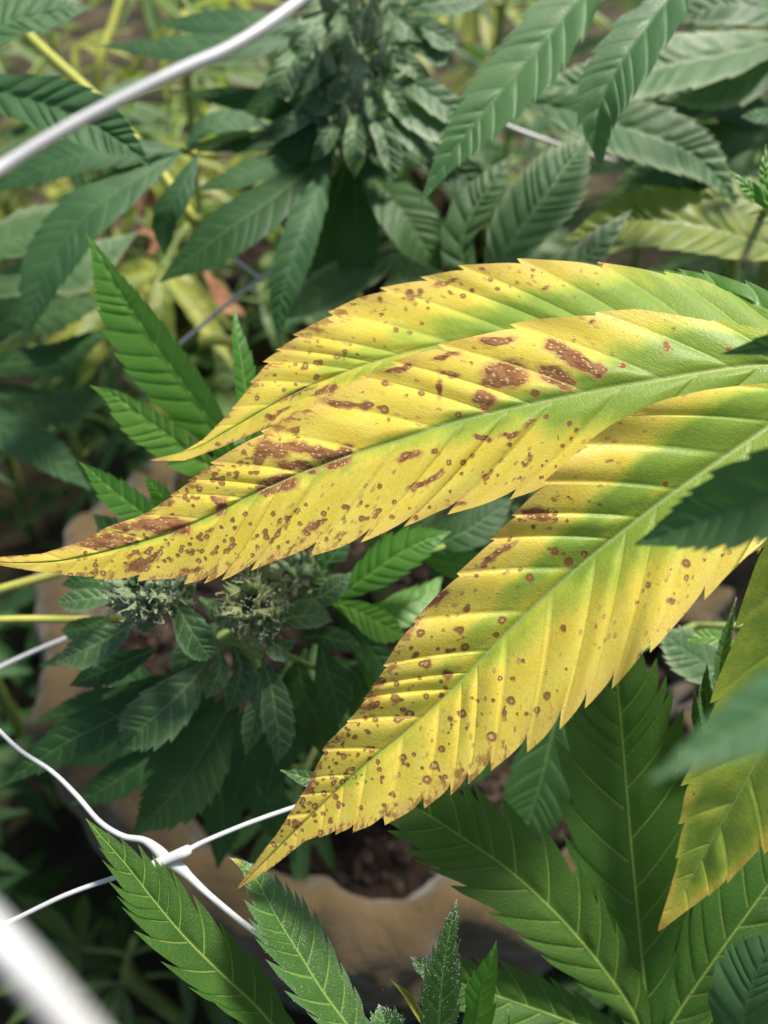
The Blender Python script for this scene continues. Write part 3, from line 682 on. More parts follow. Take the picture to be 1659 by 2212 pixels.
# front leaflet
Y3_UP = [(1880, 800), (1760, 812), (1659, 828), (1540, 838), (1430, 864), (1335, 908), (1235, 988), (1150, 1072), (1040, 1192), (940, 1292), (870, 1374), (820, 1462), (770, 1540), (708, 1605), (668, 1692), (600, 1798), (560, 1850), (512, 1918)]
Y3_LO = [(1890, 830), (1800, 990), (1720, 1095), (1659, 1165), (1570, 1235), (1450, 1352), (1360, 1442), (1260, 1518), (1170, 1586), (1065, 1648), (970, 1705), (880, 1752), (800, 1782), (740, 1792), (660, 1815), (590, 1872), (515, 1920)]
leaflet(yl, [BASE, (1760, 850, .1945), (1659, 922, .192), (1500, 1032, .1905), (1400, 1105, .1905), (1250, 1225, .1915), (1100, 1362, .193), (980, 1487, .1945), (880, 1578, .196), (780, 1660, .1975), (650, 1782, .2), (560, 1872, .2025), (513, 1920, .204)],
        120, 120, mat='hero', tl=22, tr=8, n=19, amp=.05, amp_l=.15, hook=.3, sweep_l=46, sweep_r=46, corr=.095, flat_r=.15, flat_l=.95, ruffle=.04, edge_l=Y3_LO, edge_r=Y3_UP, fields=hero_fields(green_y3, 31), midgroove=.05, **HX)
# fourth: paler one hanging at the side
leaflet(yl, [BASE, (1800, 1080, .2), (1740, 1330, .208), (1690, 1520, .214), (1610, 1690, .22), (1540, 1810, .226), (1480, 1920, .231), (1422, 2012, .235)],
        140, 130, mat='hero', tl=5, tr=-15, n=12, amp=.13, hook=.2, sweep=44, corr=.05, edge_r=[(1860, 820), (1700, 1080), (1640, 1190), (1600, 1340), (1552, 1480), (1520, 1600), (1482, 1690), (1474, 1790), (1460, 1880), (1420, 2010)], edge_l=[(1890, 850), (1890, 1200), (1840, 1480), (1760, 1700), (1690, 1800), (1620, 1855), (1560, 1910), (1480, 1970), (1422, 2014)], fields=hero_fields(green_y4, 41, patch=False, rim=.35), **HX)
# green one emerging behind the top leaflet
leaflet(yl, [BASE, (1700, 690, .212), (1560, 635, .222), (1450, 615, .229), (1380, 605, .234), (1310, 605, .238)], 55, 40, mat='fresh', tl=5, tr=-10, n=9, cps=14, nr=12, amp=.16, corr=.16, prof=OVAL)

# ================================================================== DARK GREEN FAN LEAF (lower)
GB = (1405, 2290, .252)
gl = petiole(plantA, [(2100, 2350, .30), (1800, 2350, .28), (1550, 2330, .262), GB], [.0016, .0014, .0013, .0012], label='dark green fan leaf with pale yellow veins')
G = dict(mat='glossy', cps=14, nr=14, amp=.27, hook=.3, sweep=42, corr=.11)
leaflet(gl, [GB, (1398, 2180, .251), (1385, 2050, .25), (1366, 1850, .25), (1350, 1660, .251), (1336, 1500, .253), (1322, 1380, .256), (1310, 1290, .26)], 142, 138, n=13, tl=8, tr=8, **G)
leaflet(gl, [GB, (1370, 2190, .248), (1290, 2075, .244), (1200, 1972, .241), (1100, 1880, .239), (1000, 1810, .238), (900, 1745, .239), (800, 1695, .242), (700, 1665, .246)], 105, 105, n=15, tl=6, tr=10, **G)
leaflet(gl, [GB, (1300, 2235, .25), (1200, 2195, .248), (1100, 2160, .247), (1000, 2125, .247), (940, 2095, .249), (890, 2068, .252)], 72, 72, n=12, tl=5, tr=10, **G)
leaflet(gl, [GB, (1440, 2150, .256), (1470, 2040, .26), (1490, 1950, .266), (1500, 1880, .27)], 50, 45, n=9, tl=5, tr=5, **G)
leaflet(gl, [GB, (1470, 2180, .252), (1560, 2050, .25), (1650, 1925, .252), (1740, 1790, .258), (1800, 1690, .265)], 120, 125, n=13, tl=8, tr=6, **G)
leaflet(gl, [GB, (1500, 2250, .25), (1620, 2200, .248), (1760, 2140, .25), (1880, 2080, .255)], 60, 60, n=10, tl=5, tr=10, **G)
# bluish leaf at the corner, another leaf of the same plant
g2 = petiole(plantA, [(1900, 2500, .25), (1700, 2420, .235), (1600, 2350, .228)], .0012)
leaflet(g2, [(1600, 2350, .228), (1600, 2260, .222), (1610, 2180, .216), (1640, 2090, .212), (1680, 2010, .21)], 85, 85, mat='blue', n=10, cps=12, nr=10, amp=.15, corr=.08)
# frosted young leaf edge-on beside the paler leaflet
g3 = petiole(plantA, [(1700, 1800, .26), (1640, 1720, .25), (1590, 1640, .245)], .001, mat='stem')
leaflet(g3, [(1580, 1640, .245), (1560, 1530, .242), (1560, 1420, .24), (1590, 1290, .24)], 17, 20, mat='frosty', tl=60, tr=50, n=8, cps=12, nr=8, amp=.2, trich=260)
leaflet(g3, [(1590, 1640, .245), (1540, 1580, .243), (1525, 1500, .242), (1528, 1430, .242)], 18, 18, mat='frosty', tl=55, tr=55, n=7, cps=12, nr=8, amp=.2, trich=200)
leaflet(g3, [(1590, 1650, .245), (1530, 1610, .244), (1505, 1550, .244), (1500, 1490, .245)], 14, 16, mat='frosty', tl=50, tr=50, n=7, cps=12, nr=8, amp=.2, trich=150)
leaflet(g3, [(1600, 1400, .262), (1560, 1380, .262), (1520, 1375, .262), (1482, 1385, .262)], 20, 18, mat='fresh', n=6, cps=10, nr=6, amp=.12)
leaflet(g3, [(1640, 1500, .285), (1560, 1455, .285), (1500, 1420, .285), (1420, 1360, .285)], 50, 55, mat='pale', n=9, cps=10, nr=6, amp=.15)
# big leaf in the shade behind the front yellow leaflet
g4 = petiole(plantA, [(1500, 1350, .34), (1350, 1420, .33), (1230, 1500, .32)], .0013, mat='stem')
leaflet(g4, [(1230, 1480, .32), (1200, 1560, .32), (1170, 1680, .318), (1140, 1780, .318), (1125, 1850, .32)], 75, 75, mat='dark', n=11, cps=10, nr=6, amp=.12, tl=10, tr=10)
leaflet(g4, [(1230, 1480, .32), (1110, 1560, .322), (1020, 1650, .322), (950, 1730, .325)], 50, 50, mat='dark', n=9, cps=10, nr=6, amp=.12)
leaflet(g4, [(1230, 1480, .32), (1260, 1650, .322), (1270, 1800, .322), (1250, 1920, .325)], 50, 50, mat='dark', n=9, cps=10, nr=6, amp=.12)

# near, out of focus leaf reaching in from the side
nl = petiole(plantA, [(2600, 1300, .15), (2300, 1100, .125), (2050, 1040, .117)], .0014, label='dark bluish green leaf reaching over the yellow one')
leaflet(nl, [(2050, 1040, .117), (1850, 1010, .124), (1700, 1050, .133), (1550, 1110, .142), (1460, 1145, .147), (1368, 1178, .152)], 95, 95, mat='blue', n=11, cps=12, nr=8, amp=.13, tl=15, tr=5)
leaflet(nl, [(2050, 1040, .117), (1950, 1300, .100), (1800, 1450, .092), (1650, 1545, .087), (1530, 1610, .084), (1398, 1690, .082)], 95, 95, mat='blue', n=11, cps=12, nr=8, amp=.08, tl=10, tr=10)
leaflet(nl, [(2050, 1040, .117), (1950, 850, .128), (1800, 755, .145), (1680, 745, .155), (1556, 765, .165)], 55, 55, mat='blue', n=10, cps=12, nr=8, amp=.10, tl=5, tr=15)
stem(plantA, [(.43, .20, .26), (.36, .2, .42), (.30, .22, .60), (.24, .20, .72), (.23, .19, .80)], [.006, .0055, .005, .004, .003])
for a_, b_ in (((2600, 900, .215), (.25, .2, .70)), ((2100, 2350, .30), (.30, .20, .56)), ((1900, 2500, .25), (.30, .2, .58)), ((1700, 1800, .26), (.28, .2, .62)), ((1500, 1350, .34), (.33, .22, .52)), ((2600, 1300, .15), (.235, .19, .77))):
    p0 = at(*a_); p1 = np.array(b_); pm = (p0 + p1) / 2 + [0, 0, .012]
    stem(plantA, [p1, pm, p0], [.0022, .0016, .0012], 'stem', 'branch', 12)

# ================================================================== FRONT SHOOT (bottom)
plantF = empty('hemp_plant', (-.075, .10, -.015), 'serrated green shoot with upright frosted tips below the spotted leaf', 'plant')
fb = at(800, 2420, .228)
stem(plantF, [(-.075, .10, -.01), (-.05, .10, .2), (-.02, .11, .42), (fb[0], fb[1] - .005, fb[2] - .06), fb], [.006, .005, .0045, .003, .002])
def sub_leaf(plant, base, frm=None, r=.001, mat='stem', label=None):
    b = at(*base)
    P = [frm, (np.asarray(frm) + b) / 2 + [0, 0, .006], b]
    V, F = tube(np.array(P, float), [r * 1.5, r * 1.2, r], 8, 14)
    o = mesh_obj('fan_leaf', V, F, M[mat], plant, b)
    if label: o['label'] = label
    return o
fl = sub_leaf(plantF, (700, 2330, .222), fb)
FK = dict(cps=16, nr=14, hook=.5, sweep=40, corr=.06)
leaflet(fl, [(700, 2330, .222), (600, 2225, .22), (545, 2165, .219), (480, 2105, .2185), (400, 2025, .218), (330, 1942, .2175), (270, 1865, .2175), (185, 1768, .218)], 68, 74, mat='glossy', n=13, tl=28, tr=-8, amp=.32, **FK)
fl2 = sub_leaf(plantF, (830, 2330, .215), fb)
leaflet(fl2, [(830, 2330, .215), (770, 2240, .213), (700, 2145, .2115), (650, 2065, .211), (600, 1985, .211), (560, 1910, .212), (528, 1872, .213), (497, 1853, .216)], 62, 72, mat='frosty', n=13, tl=38, tr=-20, amp=.28, trich=500, **FK)
fl3 = sub_leaf(plantF, (945, 2330, .209), fb)
leaflet(fl3, [(945, 2330, .209), (948, 2220, .208), (955, 2120, .2065), (968, 2030, .206), (986, 1943, .2065)], 42, 42, mat='frosty', n=10, tl=-40, tr=40, amp=.26, trich=420, prof=[(0, .6), (.2, .95), (.4, 1), (.55, .8), (.7, .5), (.85, .3), (1, 0)], **FK)
leaflet(fl3, [(945, 2330, .209), (1020, 2230, .200), (1040, 2140, .195), (1062, 2075, .192), (1073, 2030, .191)], 36, 34, mat='fresh', n=9, tl=20, tr=40, amp=.12, **FK)
leaflet(fl3, [(930, 2240, .219), (905, 2190, .221), (880, 2150, .224), (843, 2115, .226)], 10, 9, mat='yellowgreen', n=6, tl=50, tr=50, amp=.05, cps=10, nr=5)
leaflet(fl3, [(960, 2180, .214), (940, 2120, .217), (918, 2090, .219), (888, 2068, .221)], 24, 22, mat='frosty', n=6, tl=10, tr=20, amp=.2, trich=200, **FK)
leaflet(fl2, [(880, 2330, .205), (850, 2270, .203), (835, 2220, .202), (818, 2170, .203)], 40, 42, mat='frosty', n=7, tl=15, tr=25, amp=.26, trich=350, **FK)
leaflet(fl3, [(1090, 2330, .214), (1098, 2270, .213), (1095, 2220, .213), (1098, 2178, .214)], 14, 12, mat='frosty', n=6, tl=30, tr=30, amp=.2, **FK)
# small leaf tip left of the front yellow leaflet
leaflet(fl3, [(760, 1730, .236), (720, 1712, .235), (670, 1685, .234), (604, 1663, .234)], 19, 19, mat='frosty', n=6, amp=.12, cps=10, nr=6, tl=10, tr=10, name='leaflet')

# ================================================================== BUILDERS FOR FLOWERS
def calyx_mesh():
    n, m = 12, 9
    V = []; 
    for i in range(m):
        u = i / (m - 1)
        r = math.sin(math.pi * u ** .62) * (1 - .62 * u) * .62 + .02
        for j in range(n):
            a = 2 * math.pi * j / n
            V.append((r * math.cos(a) * (1 + .08 * math.sin(3 * a)), r * math.sin(a) * .85 + .18 * u * u, u * 1.6))
    F = []
    for i in range(m - 1):
        for j in range(n):
            F.append((i * n + j, i * n + (j + 1) % n, (i + 1) * n + (j + 1) % n, (i + 1) * n + j))
    F.append(tuple(range((m - 1) * n, m * n)))
    return V, F
CAL = {}
def flower(plant, c_px, rad, n, seed, mat='calyx', size=.0028, squash=1.0, pist=60, up=(0, -.35, 1)):
    c = at(*c_px); r = np.random.default_rng(seed)
    if mat not in CAL:
        V, F = calyx_mesh(); me = bpy.data.meshes.new('calyx'); me.from_pydata(V, [], F); me.materials.append(M[mat])
        me.polygons.foreach_set('use_smooth', np.ones(len(me.polygons), bool)); CAL[mat] = me
    up = Vector(up).normalized()
    V, F = tube(np.array([c - np.array(up) * rad * 1.5, c, c + np.array(up) * rad * .5]), [rad * .4, rad * .5, rad * .25], 10, 10)
    root = mesh_obj('bud', V, F, M['calyx'], plant, c)
    PV = []; PF = []
    for i in range(n):
        d = Vector(r.normal(0, 1, 3)).normalized()
        d = (d + up * .75).normalized()
        h = r.uniform(-.9, 1)
        pos = Vector(np.array(up) * rad * h * squash) + (d - up * d.dot(up)).normalized() * rad * (.72 - .3 * max(0, h)) * r.uniform(.8, 1.1)
        dirv = (d * .8 + up * .8).normalized()
        o = bpy.data.objects.new('calyx', CAL[mat]); C.objects.link(o); o.parent = root
        o.location = pos; o.rotation_euler = (dirv.to_track_quat('Z', 'Y') @ Matrix.Rotation(r.uniform(0, 6.28), 3, 'Z').to_quaternion()).to_euler()
        s = size * r.uniform(.7, 1.25); o.scale = (s, s, s * r.uniform(1.2, 1.7))
        for _ in range(1 + int(r.uniform() < .5)):
            b0 = np.array(pos) + np.array(dirv) * s * 1.5
            e1 = b0 + (np.array(dirv) + r.normal(0, .5, 3)) * size * .7; e2 = e1 + (np.array(dirv) * .3 + r.normal(0, .7, 3)) * size * .6
            tv, tf = tube(np.array([b0, e1, e2]), [.00014, .00013, .00006], 4, 7)
            k0 = sum(len(x) for x in PV); PV.append(tv + c); PF += [tuple(a + k0 for a in f) for f in tf]
    iv, fi = ico(); nd = n * 9
    dd = r.normal(0, 1, (nd, 3)); dd /= np.linalg.norm(dd, axis=1)[:, None]
    cc = c + dd * rad * r.uniform(.85, 1.35, (nd, 1)) + np.array(up) * rad * squash * r.uniform(-.8, .9, (nd, 1))
    DV = (cc[:, None, :] + iv[None] * (.00013 * r.uniform(.6, 1.4, nd))[:, None, None]).reshape(-1, 3)
    DF = (fi[None] + (np.arange(nd) * len(iv))[:, None, None]).reshape(-1, 3)
    to = mesh_obj('resin_glands', DV, DF, M['trichome'], root, c); to['kind'] = 'stuff'
    po = mesh_obj('pistils', np.vstack(PV), PF, M['pistil'], root, c); po['kind'] = 'stuff'
    return root

# ================================================================== FLOWER CLUSTER (left, over the pot)
plantB = empty('hemp_plant', (-.09, .36, .27), 'low flower cluster with frosted buds and dark drooping leaves over tan pot', 'plant')
bb = at(455, 1400, .285)
stem(plantB, [(-.09, .36, .27), (-.085, .32, .40), (bb[0] + .005, bb[1] + .03, bb[2] - .03), bb], [.005, .0045, .004, .003])
flower(plantB, (310, 1285, .255), .0085, 90, 5, 'calyx', .0031, 1.0, 46)
flower(plantB, (372, 1268, .268), .006, 40, 6, 'calyx', .0029, 1.0, 24)
flower(plantB, (552, 1325, .262), .0075, 80, 8, 'calyx_y', .0029, 1.7, 44)
flower(plantB, (565, 1280, .272), .006, 40, 12, 'calyx_y', .0028, 1.2, 24)
flower(plantB, (650, 1250, .29), .007, 40, 14, 'calyx', .0029, 1.5, 26)
bd = dict(cps=12, nr=8, sweep=36)
bl = sub_leaf(plantB, (420, 1360, .275), bb, .0011)
leaflet(bl, [(372, 1290, .262), (392, 1325, .258), (418, 1370, .256), (455, 1422, .259)], 42, 40, mat='bud', prof=OVAL, n=7, amp=.08, corr=.09, tl=12, tr=-12, name='leaflet', **bd)
leaflet(bl, [(338, 1275, .258), (328, 1300, .255), (318, 1330, .254), (304, 1364, .256)], 27, 27, mat='bud', prof=OVAL, n=6, amp=.1, corr=.1, tl=10, tr=10, **bd)
leaflet(bl, [(255, 1285, .266), (210, 1290, .266), (170, 1296, .267), (126, 1302, .27)], 27, 24, mat='bud', prof=OVAL, n=7, amp=.14, corr=.1, **bd)
leaflet(bl, [(300, 1340, .27), (240, 1375, .27), (180, 1405, .272), (118, 1432, .276)], 42, 36, mat='bud', n=9, amp=.15, tl=5, tr=15, **bd)
leaflet(bl, [(340, 1400, .275), (270, 1430, .276), (210, 1455, .28), (148, 1482, .284)], 34, 32, mat='dark', n=9, amp=.16, **bd)
leaflet(bl, [(470, 1400, .272), (475, 1430, .268), (470, 1460, .267), (445, 1510, .27)], 24, 26, mat='bud', n=7, amp=.14, tl=-30, tr=20, **bd)
rb_ = np.random.default_rng(4)
for bx_, by_, bd_, nn in ((312, 1275, .258, 16), (555, 1315, .265, 18), (650, 1255, .288, 10)):
    for i in range(nn):
        an = i * 2 * math.pi / nn + rb_.normal(0, .2); L_ = rb_.uniform(38, 72); dx, dy = math.cos(an), math.sin(an) * .8 + .15
        leaflet(bl, [(bx_ + dx * 14, by_ + dy * 14, bd_), (bx_ + dx * L_ * .45, by_ + dy * L_ * .45, bd_ - .006), (bx_ + dx * L_ * .75, by_ + dy * L_ * .75, bd_ - .006), (bx_ + dx * L_, by_ + dy * L_, bd_ - .002)], rb_.uniform(9, 14), rb_.uniform(9, 14), mat='bud' if i % 3 else 'pale', n=6, cps=8, nr=5, amp=.14, tl=20, tr=20, seed=i)
bl2 = sub_leaf(plantB, (455, 1420, .282), bb, .0011)
leaflet(bl2, [(455, 1420, .282), (345, 1500, .279), (240, 1555, .279), (150, 1600, .281), (70, 1650, .285), (-5, 1704, .29)], 52, 50, mat='dark', n=12, amp=.16, tl=12, tr=5, **bd)
leaflet(bl2, [(455, 1420, .282), (410, 1475, .274), (355, 1530, .272), (300, 1575, .274), (248, 1620, .278)], 62, 62, mat='bud', n=10, amp=.15, tl=-10, tr=10, corr=.08, **bd)
leaflet(bl2, [(460, 1450, .285), (330, 1490, .287), (230, 1540, .29), (205, 1600, .295), (140, 1660, .3)], 34, 34, mat='dark', n=10, amp=.16, **bd)
leaflet(bl2, [(520, 1480, .29), (475, 1560, .288), (430, 1640, .288), (370, 1720, .29), (285, 1805, .295)], 74, 72, mat='dark', n=12, amp=.14, tl=5, tr=12, **bd)
leaflet(bl2, [(480, 1450, .288), (420, 1540, .292), (360, 1610, .296), (310, 1670, .3)], 38, 38, mat='blue', n=9, amp=.12, **bd)
bl3 = sub_leaf(plantB, (565, 1420, .28), bb, .0011)
leaflet(bl3, [(565, 1420, .28), (585, 1480, .272), (595, 1540, .269), (603, 1600, .27), (598, 1652, .273)], 40, 34, mat='bud', n=9, amp=.18, tl=20, tr=-25, corr=.1, **bd)
leaflet(bl3, [(560, 1450, .282), (555, 1520, .278), (545, 1570, .278), (530, 1632, .281)], 28, 26, mat='bud', n=9, amp=.16, tl=-25, tr=20, **bd)
leaflet(bl3, [(560, 1440, .285), (590, 1540, .29), (592, 1640, .295), (570, 1735, .3)], 48, 46, mat='dark', n=10, amp=.14, **bd)
leaflet(bl3, [(575, 1370, .27), (590, 1390, .268), (608, 1400, .268), (625, 1408, .27)], 30, 28, mat='bud', prof=OVAL, n=6, amp=.08, **bd)
leaflet(bl3, [(570, 1350, .275), (620, 1335, .274), (670, 1330, .275), (718, 1342, .278)], 36, 32, mat='bud', n=8, amp=.12, **bd)
leaflet(bl3, [(690, 1380, .285), (705, 1440, .284), (722, 1500, .285), (735, 1565, .288)], 38, 36, mat='dark', n=8, amp=.14, **bd)
leaflet(bl3, [(640, 1380, .285), (690, 1375, .283), (740, 1385, .283), (785, 1395, .286)], 26, 26, mat='dark', n=8, amp=.14, **bd)
leaflet(bl3, [(480, 1290, .272), (500, 1275, .27), (530, 1262, .27), (572, 1250, .272)], 22, 26, mat='bud', n=7, amp=.12, **bd)
leaflet(bl3, [(640, 1420, .30), (660, 1500, .305), (690, 1560, .31), (700, 1640, .32)], 46, 42, mat='dark', n=9, amp=.14, **bd)
bl4 = sub_leaf(plantB, (715, 1300, .29), bb, .001, label='bright green leaf lit between the yellow leaflets')
leaflet(bl4, [(715, 1300, .29), (780, 1255, .286), (850, 1205, .284), (910, 1172, .284), (975, 1148, .286)], 48, 46, mat='fresh', n=11, amp=.18, tl=10, tr=10, corr=.14, **bd)
leaflet(bl4, [(715, 1300, .29), (760, 1315, .286), (820, 1345, .285), (880, 1378, .287)], 30, 42, mat='fresh', n=9, amp=.12, tl=20, tr=-10, corr=.1, **bd)
leaflet(bl4, [(715, 1300, .29), (700, 1235, .288), (720, 1200, .287), (760, 1160, .288)], 34, 30, mat='dark', n=8, amp=.14, **bd)
leaflet(bl4, [(715, 1300, .29), (800, 1330, .295), (900, 1300, .30), (960, 1240, .31)], 40, 40, mat='fresh', n=8, amp=.14, **bd)
leaflet(bl4, [(715, 1300, .292), (790, 1390, .295), (840, 1460, .30), (880, 1540, .305)], 34, 34, mat='dark', n=8, amp=.14, **bd)
bl6 = sub_leaf(plantB, (700, 1450, .31), bb, .001)
for ct, a_, c_, mm in [([(660, 1400, .31), (640, 1480, .312), (650, 1560, .315), (640, 1640, .32)], 44, 44, 'dark'), ([(720, 1420, .31), (770, 1460, .31), (790, 1520, .312), (800, 1600, .318)], 44, 42, 'dark'),
 ([(760, 1400, .30), (800, 1440, .30), (820, 1480, .302), (830, 1530, .305)], 30, 30, 'fresh'), ([(620, 1440, .32), (560, 1560, .325), (520, 1680, .33), (500, 1760, .335)], 50, 50, 'dark'),
 ([(480, 1340, .285), (440, 1380, .284), (400, 1430, .285), (380, 1480, .288)], 36, 36, 'bud'), ([(500, 1390, .284), (520, 1440, .28), (510, 1490, .28), (490, 1540, .283)], 30, 30, 'bud'),
 ([(240, 1330, .29), (200, 1350, .29), (170, 1360, .292), (130, 1362, .295)], 28, 26, 'dark'), ([(640, 1300, .28), (690, 1290, .278), (720, 1270, .278), (760, 1240, .28)], 28, 26, 'bud'),
 ([(430, 1290, .28), (470, 1320, .276), (510, 1340, .275), (545, 1372, .277)], 30, 28, 'bud'), ([(260, 1270, .275), (210, 1255, .276), (170, 1255, .278), (130, 1265, .282)], 22, 22, 'dark'),
 ([(690, 1500, .34), (760, 1560, .345), (800, 1640, .35), (830, 1740, .36)], 60, 60, 'dark')]:
    leaflet(bl6, ct, a_, c_, mat=mm, n=9, amp=.15, **bd)
bl7 = sub_leaf(plantB, (430, 1560, .33), bb, .001)
for ct, a_, c_ in [([(430, 1560, .33), (320, 1640, .335), (230, 1700, .34), (150, 1740, .345)], 44, 44), ([(430, 1560, .33), (290, 1590, .335), (200, 1630, .34), (110, 1640, .345)], 34, 34), ([(430, 1560, .33), (260, 1520, .335), (170, 1530, .34), (70, 1560, .345)], 36, 36),
 ([(430, 1560, .33), (470, 1680, .335), (480, 1780, .34), (470, 1880, .345)], 46, 46), ([(430, 1560, .33), (540, 1680, .335), (600, 1770, .34), (640, 1870, .345)], 46, 46), ([(430, 1560, .33), (240, 1440, .33), (160, 1420, .335), (80, 1440, .34)], 36, 36)]:
    leaflet(bl7, ct, a_, c_, mat='dark', n=10, amp=.15, **bd)
bl5 = sub_leaf(plantB, (960, 1180, .30), bb, .001)
leaflet(bl5, [(900, 1200, .31), (960, 1170, .305), (1020, 1140, .305), (1110, 1075, .31)], 48, 44, mat='dark', n=9, amp=.14, **bd)
leaflet(bl5, [(900, 1200, .31), (980, 1220, .312), (1040, 1220, .315), (1100, 1190, .32)], 34, 34, mat='fresh', n=8, amp=.14, **bd)
leaflet(bl5, [(600, 1230, .30), (560, 1200, .295), (600, 1170, .292), (680, 1140, .292)], 30, 30, mat='dark', n=8, amp=.14, **bd)

# ================================================================== BRIGHT YOUNG SHOOT
plantS = empty('hemp_plant', (-.10, .50, .27), 'bright green young shoot with upright serrated leaflets beside yellow leaf tip', 'plant')
sb = at(520, 1080, .30)
stem(plantS, [(-.10, .50, .27), (-.09, .44, .42), (sb[0], sb[1] + .02, sb[2] - .03), sb], [.004, .0035, .003, .0022])
sl = sub_leaf(plantS, (525, 1040, .285), sb, .0011)
SK = dict(cps=12, nr=8, sweep=34)
leaflet(sl, [(525, 1040, .285), (470, 935, .278), (400, 835, .274), (320, 725, .272), (250, 615, .272), (215, 550, .274), (188, 506, .277)], 84, 46, mat='fresh', n=15, amp=.12, tl=-18, tr=35, corr=.08, **SK)
leaflet(sl, [(525, 1040, .285), (440, 1000, .276), (370, 945, .272), (300, 895, .271), (250, 855, .272), (193, 832, .275)], 56, 30, mat='fresh', n=12, amp=.12, tl=-15, tr=30, corr=.08, **SK)
leaflet(sl, [(545, 1000, .288), (535, 880, .282), (522, 780, .279), (510, 715, .279), (506, 658, .281)], 22, 28, mat='fresh', n=11, amp=.14, tl=40, tr=-20, **SK)
leaflet(sl, [(525, 1040, .288), (590, 960, .282), (640, 900, .282), (690, 850, .284)], 40, 40, mat='fresh', n=10, amp=.12, **SK)
sl2 = sub_leaf(plantS, (400, 1180, .285), sb, .001)
leaflet(sl2, [(400, 1190, .28), (320, 1120, .272), (250, 1065, .27), (205, 1025, .271), (170, 997, .273)], 38, 34, mat='fresh', n=10, amp=.16, tl=-10, tr=25, **SK)
leaflet(sl2, [(400, 1170, .282), (370, 1110, .276), (345, 1065, .274), (308, 1025, .275)], 26, 22, mat='fresh', n=8, amp=.12, tl=-30, tr=30, **SK)
leaflet(sl2, [(450, 1120, .29), (470, 1040, .285), (500, 1000, .284), (545, 950, .285)], 36, 36, mat='dark', n=8, amp=.14, **SK)
leaflet(sl2, [(380, 1180, .29), (330, 1150, .288), (270, 1160, .288), (200, 1110, .29)], 40, 36, mat='dark', n=8, amp=.14, **SK)

# ================================================================== TOP FLOWERING PLANT
plantT = empty('hemp_plant', (.0, .45, .27), 'large flowering plant with dark leaves fanning out from a pale-tipped cola', 'plant')
tb = at(740, 300, .40)
stem(plantT, [(.0, .45, .27), (-.01, .44, .45), (tb[0], tb[1] + .01, tb[2] - .06), tb], [.008, .007, .005, .004])
flower(plantT, (765, 170, .368), .019, 110, 21, 'calyx', .0045, 2.0, 70, up=(0, .15, 1))
flower(plantT, (835, 110, .395), .010, 24, 22, 'calyx', .0045, 1.4, 40, up=(0, .15, 1))
TK = dict(cps=10, nr=7, sweep=40, corr=.03, curl=.1)
def tleaf(base, leafs, mat='dark', label=None):
    l = sub_leaf(plantT, base, tb, .0014, label=label)
    for k in leafs:
        kw = dict(TK); kw.update(dict(n=12, amp=.11, mat=mat)); kw.update(k[3] if len(k) > 3 else {})
        leaflet(l, k[0], k[1], k[2], **kw)
    return l
tleaf((715, 330, .385), [
 ([(715, 325, .385), (690, 400, .365), (655, 490, .352), (622, 590, .348), (605, 670, .35), (602, 745, .355)], 44, 40, dict(n=16, amp=.14, corr=.10, mat='blue', tl=-30, tr=5)),
 ([(715, 325, .385), (600, 420, .37), (500, 490, .362), (420, 550, .362), (340, 612, .366)], 62, 52, dict(n=14, amp=.08, tl=15, tr=-5)),
 ([(715, 325, .385), (600, 350, .378), (500, 385, .375), (415, 412, .378)], 30, 26, dict(mat='blue')),
 ([(715, 325, .385), (600, 300, .38), (510, 300, .38), (420, 330, .385)], 34, 30),
 ([(715, 325, .39), (620, 250, .39), (520, 215, .39), (390, 200, .395)], 30, 30),
])
tleaf((760, 330, .385), [
 ([(760, 330, .385), (820, 400, .37), (870, 460, .365), (910, 520, .366), (948, 585, .37)], 64, 58, dict(mat='dark', tl=10, tr=10, corr=.08)),
 ([(760, 340, .395), (770, 450, .39), (770, 550, .392), (760, 640, .40)], 50, 50),
 ([(750, 340, .395), (720, 450, .40), (690, 560, .405), (670, 640, .41)], 46, 46),
])
tleaf((640, 70, .40), [
 ([(690, 60, .395), (560, 50, .385), (450, 50, .385), (330, 52, .39)], 34, 30, dict(mat='blue')),
 ([(690, 80, .395), (560, 98, .38), (400, 102, .376), (300, 102, .378), (210, 98, .382)], 34, 30, dict(mat='blue', n=13)),
 ([(690, 130, .395), (620, 170, .385), (570, 220, .385), (500, 270, .39)], 32, 30),
])
tleaf((390, 325, .372), [
 ([(395, 325, .372), (300, 325, .362), (180, 335, .355), (80, 368, .354), (-30, 420, .358)], 40, 44, dict(mat='blue', n=13)),
 ([(395, 325, .372), (290, 390, .36), (190, 460, .352), (110, 560, .35), (70, 660, .352), (50, 752, .356)], 62, 60, dict(mat='blue', n=14, tl=10, tr=10)),
 ([(430, 330, .372), (395, 400, .366), (365, 450, .366), (352, 500, .37), (358, 556, .374)], 34, 30, dict(mat='blue', n=9)),
 ([(395, 325, .372), (440, 280, .37), (500, 262, .372), (580, 270, .376)], 26, 24, dict(mat='blue', n=9)),
])
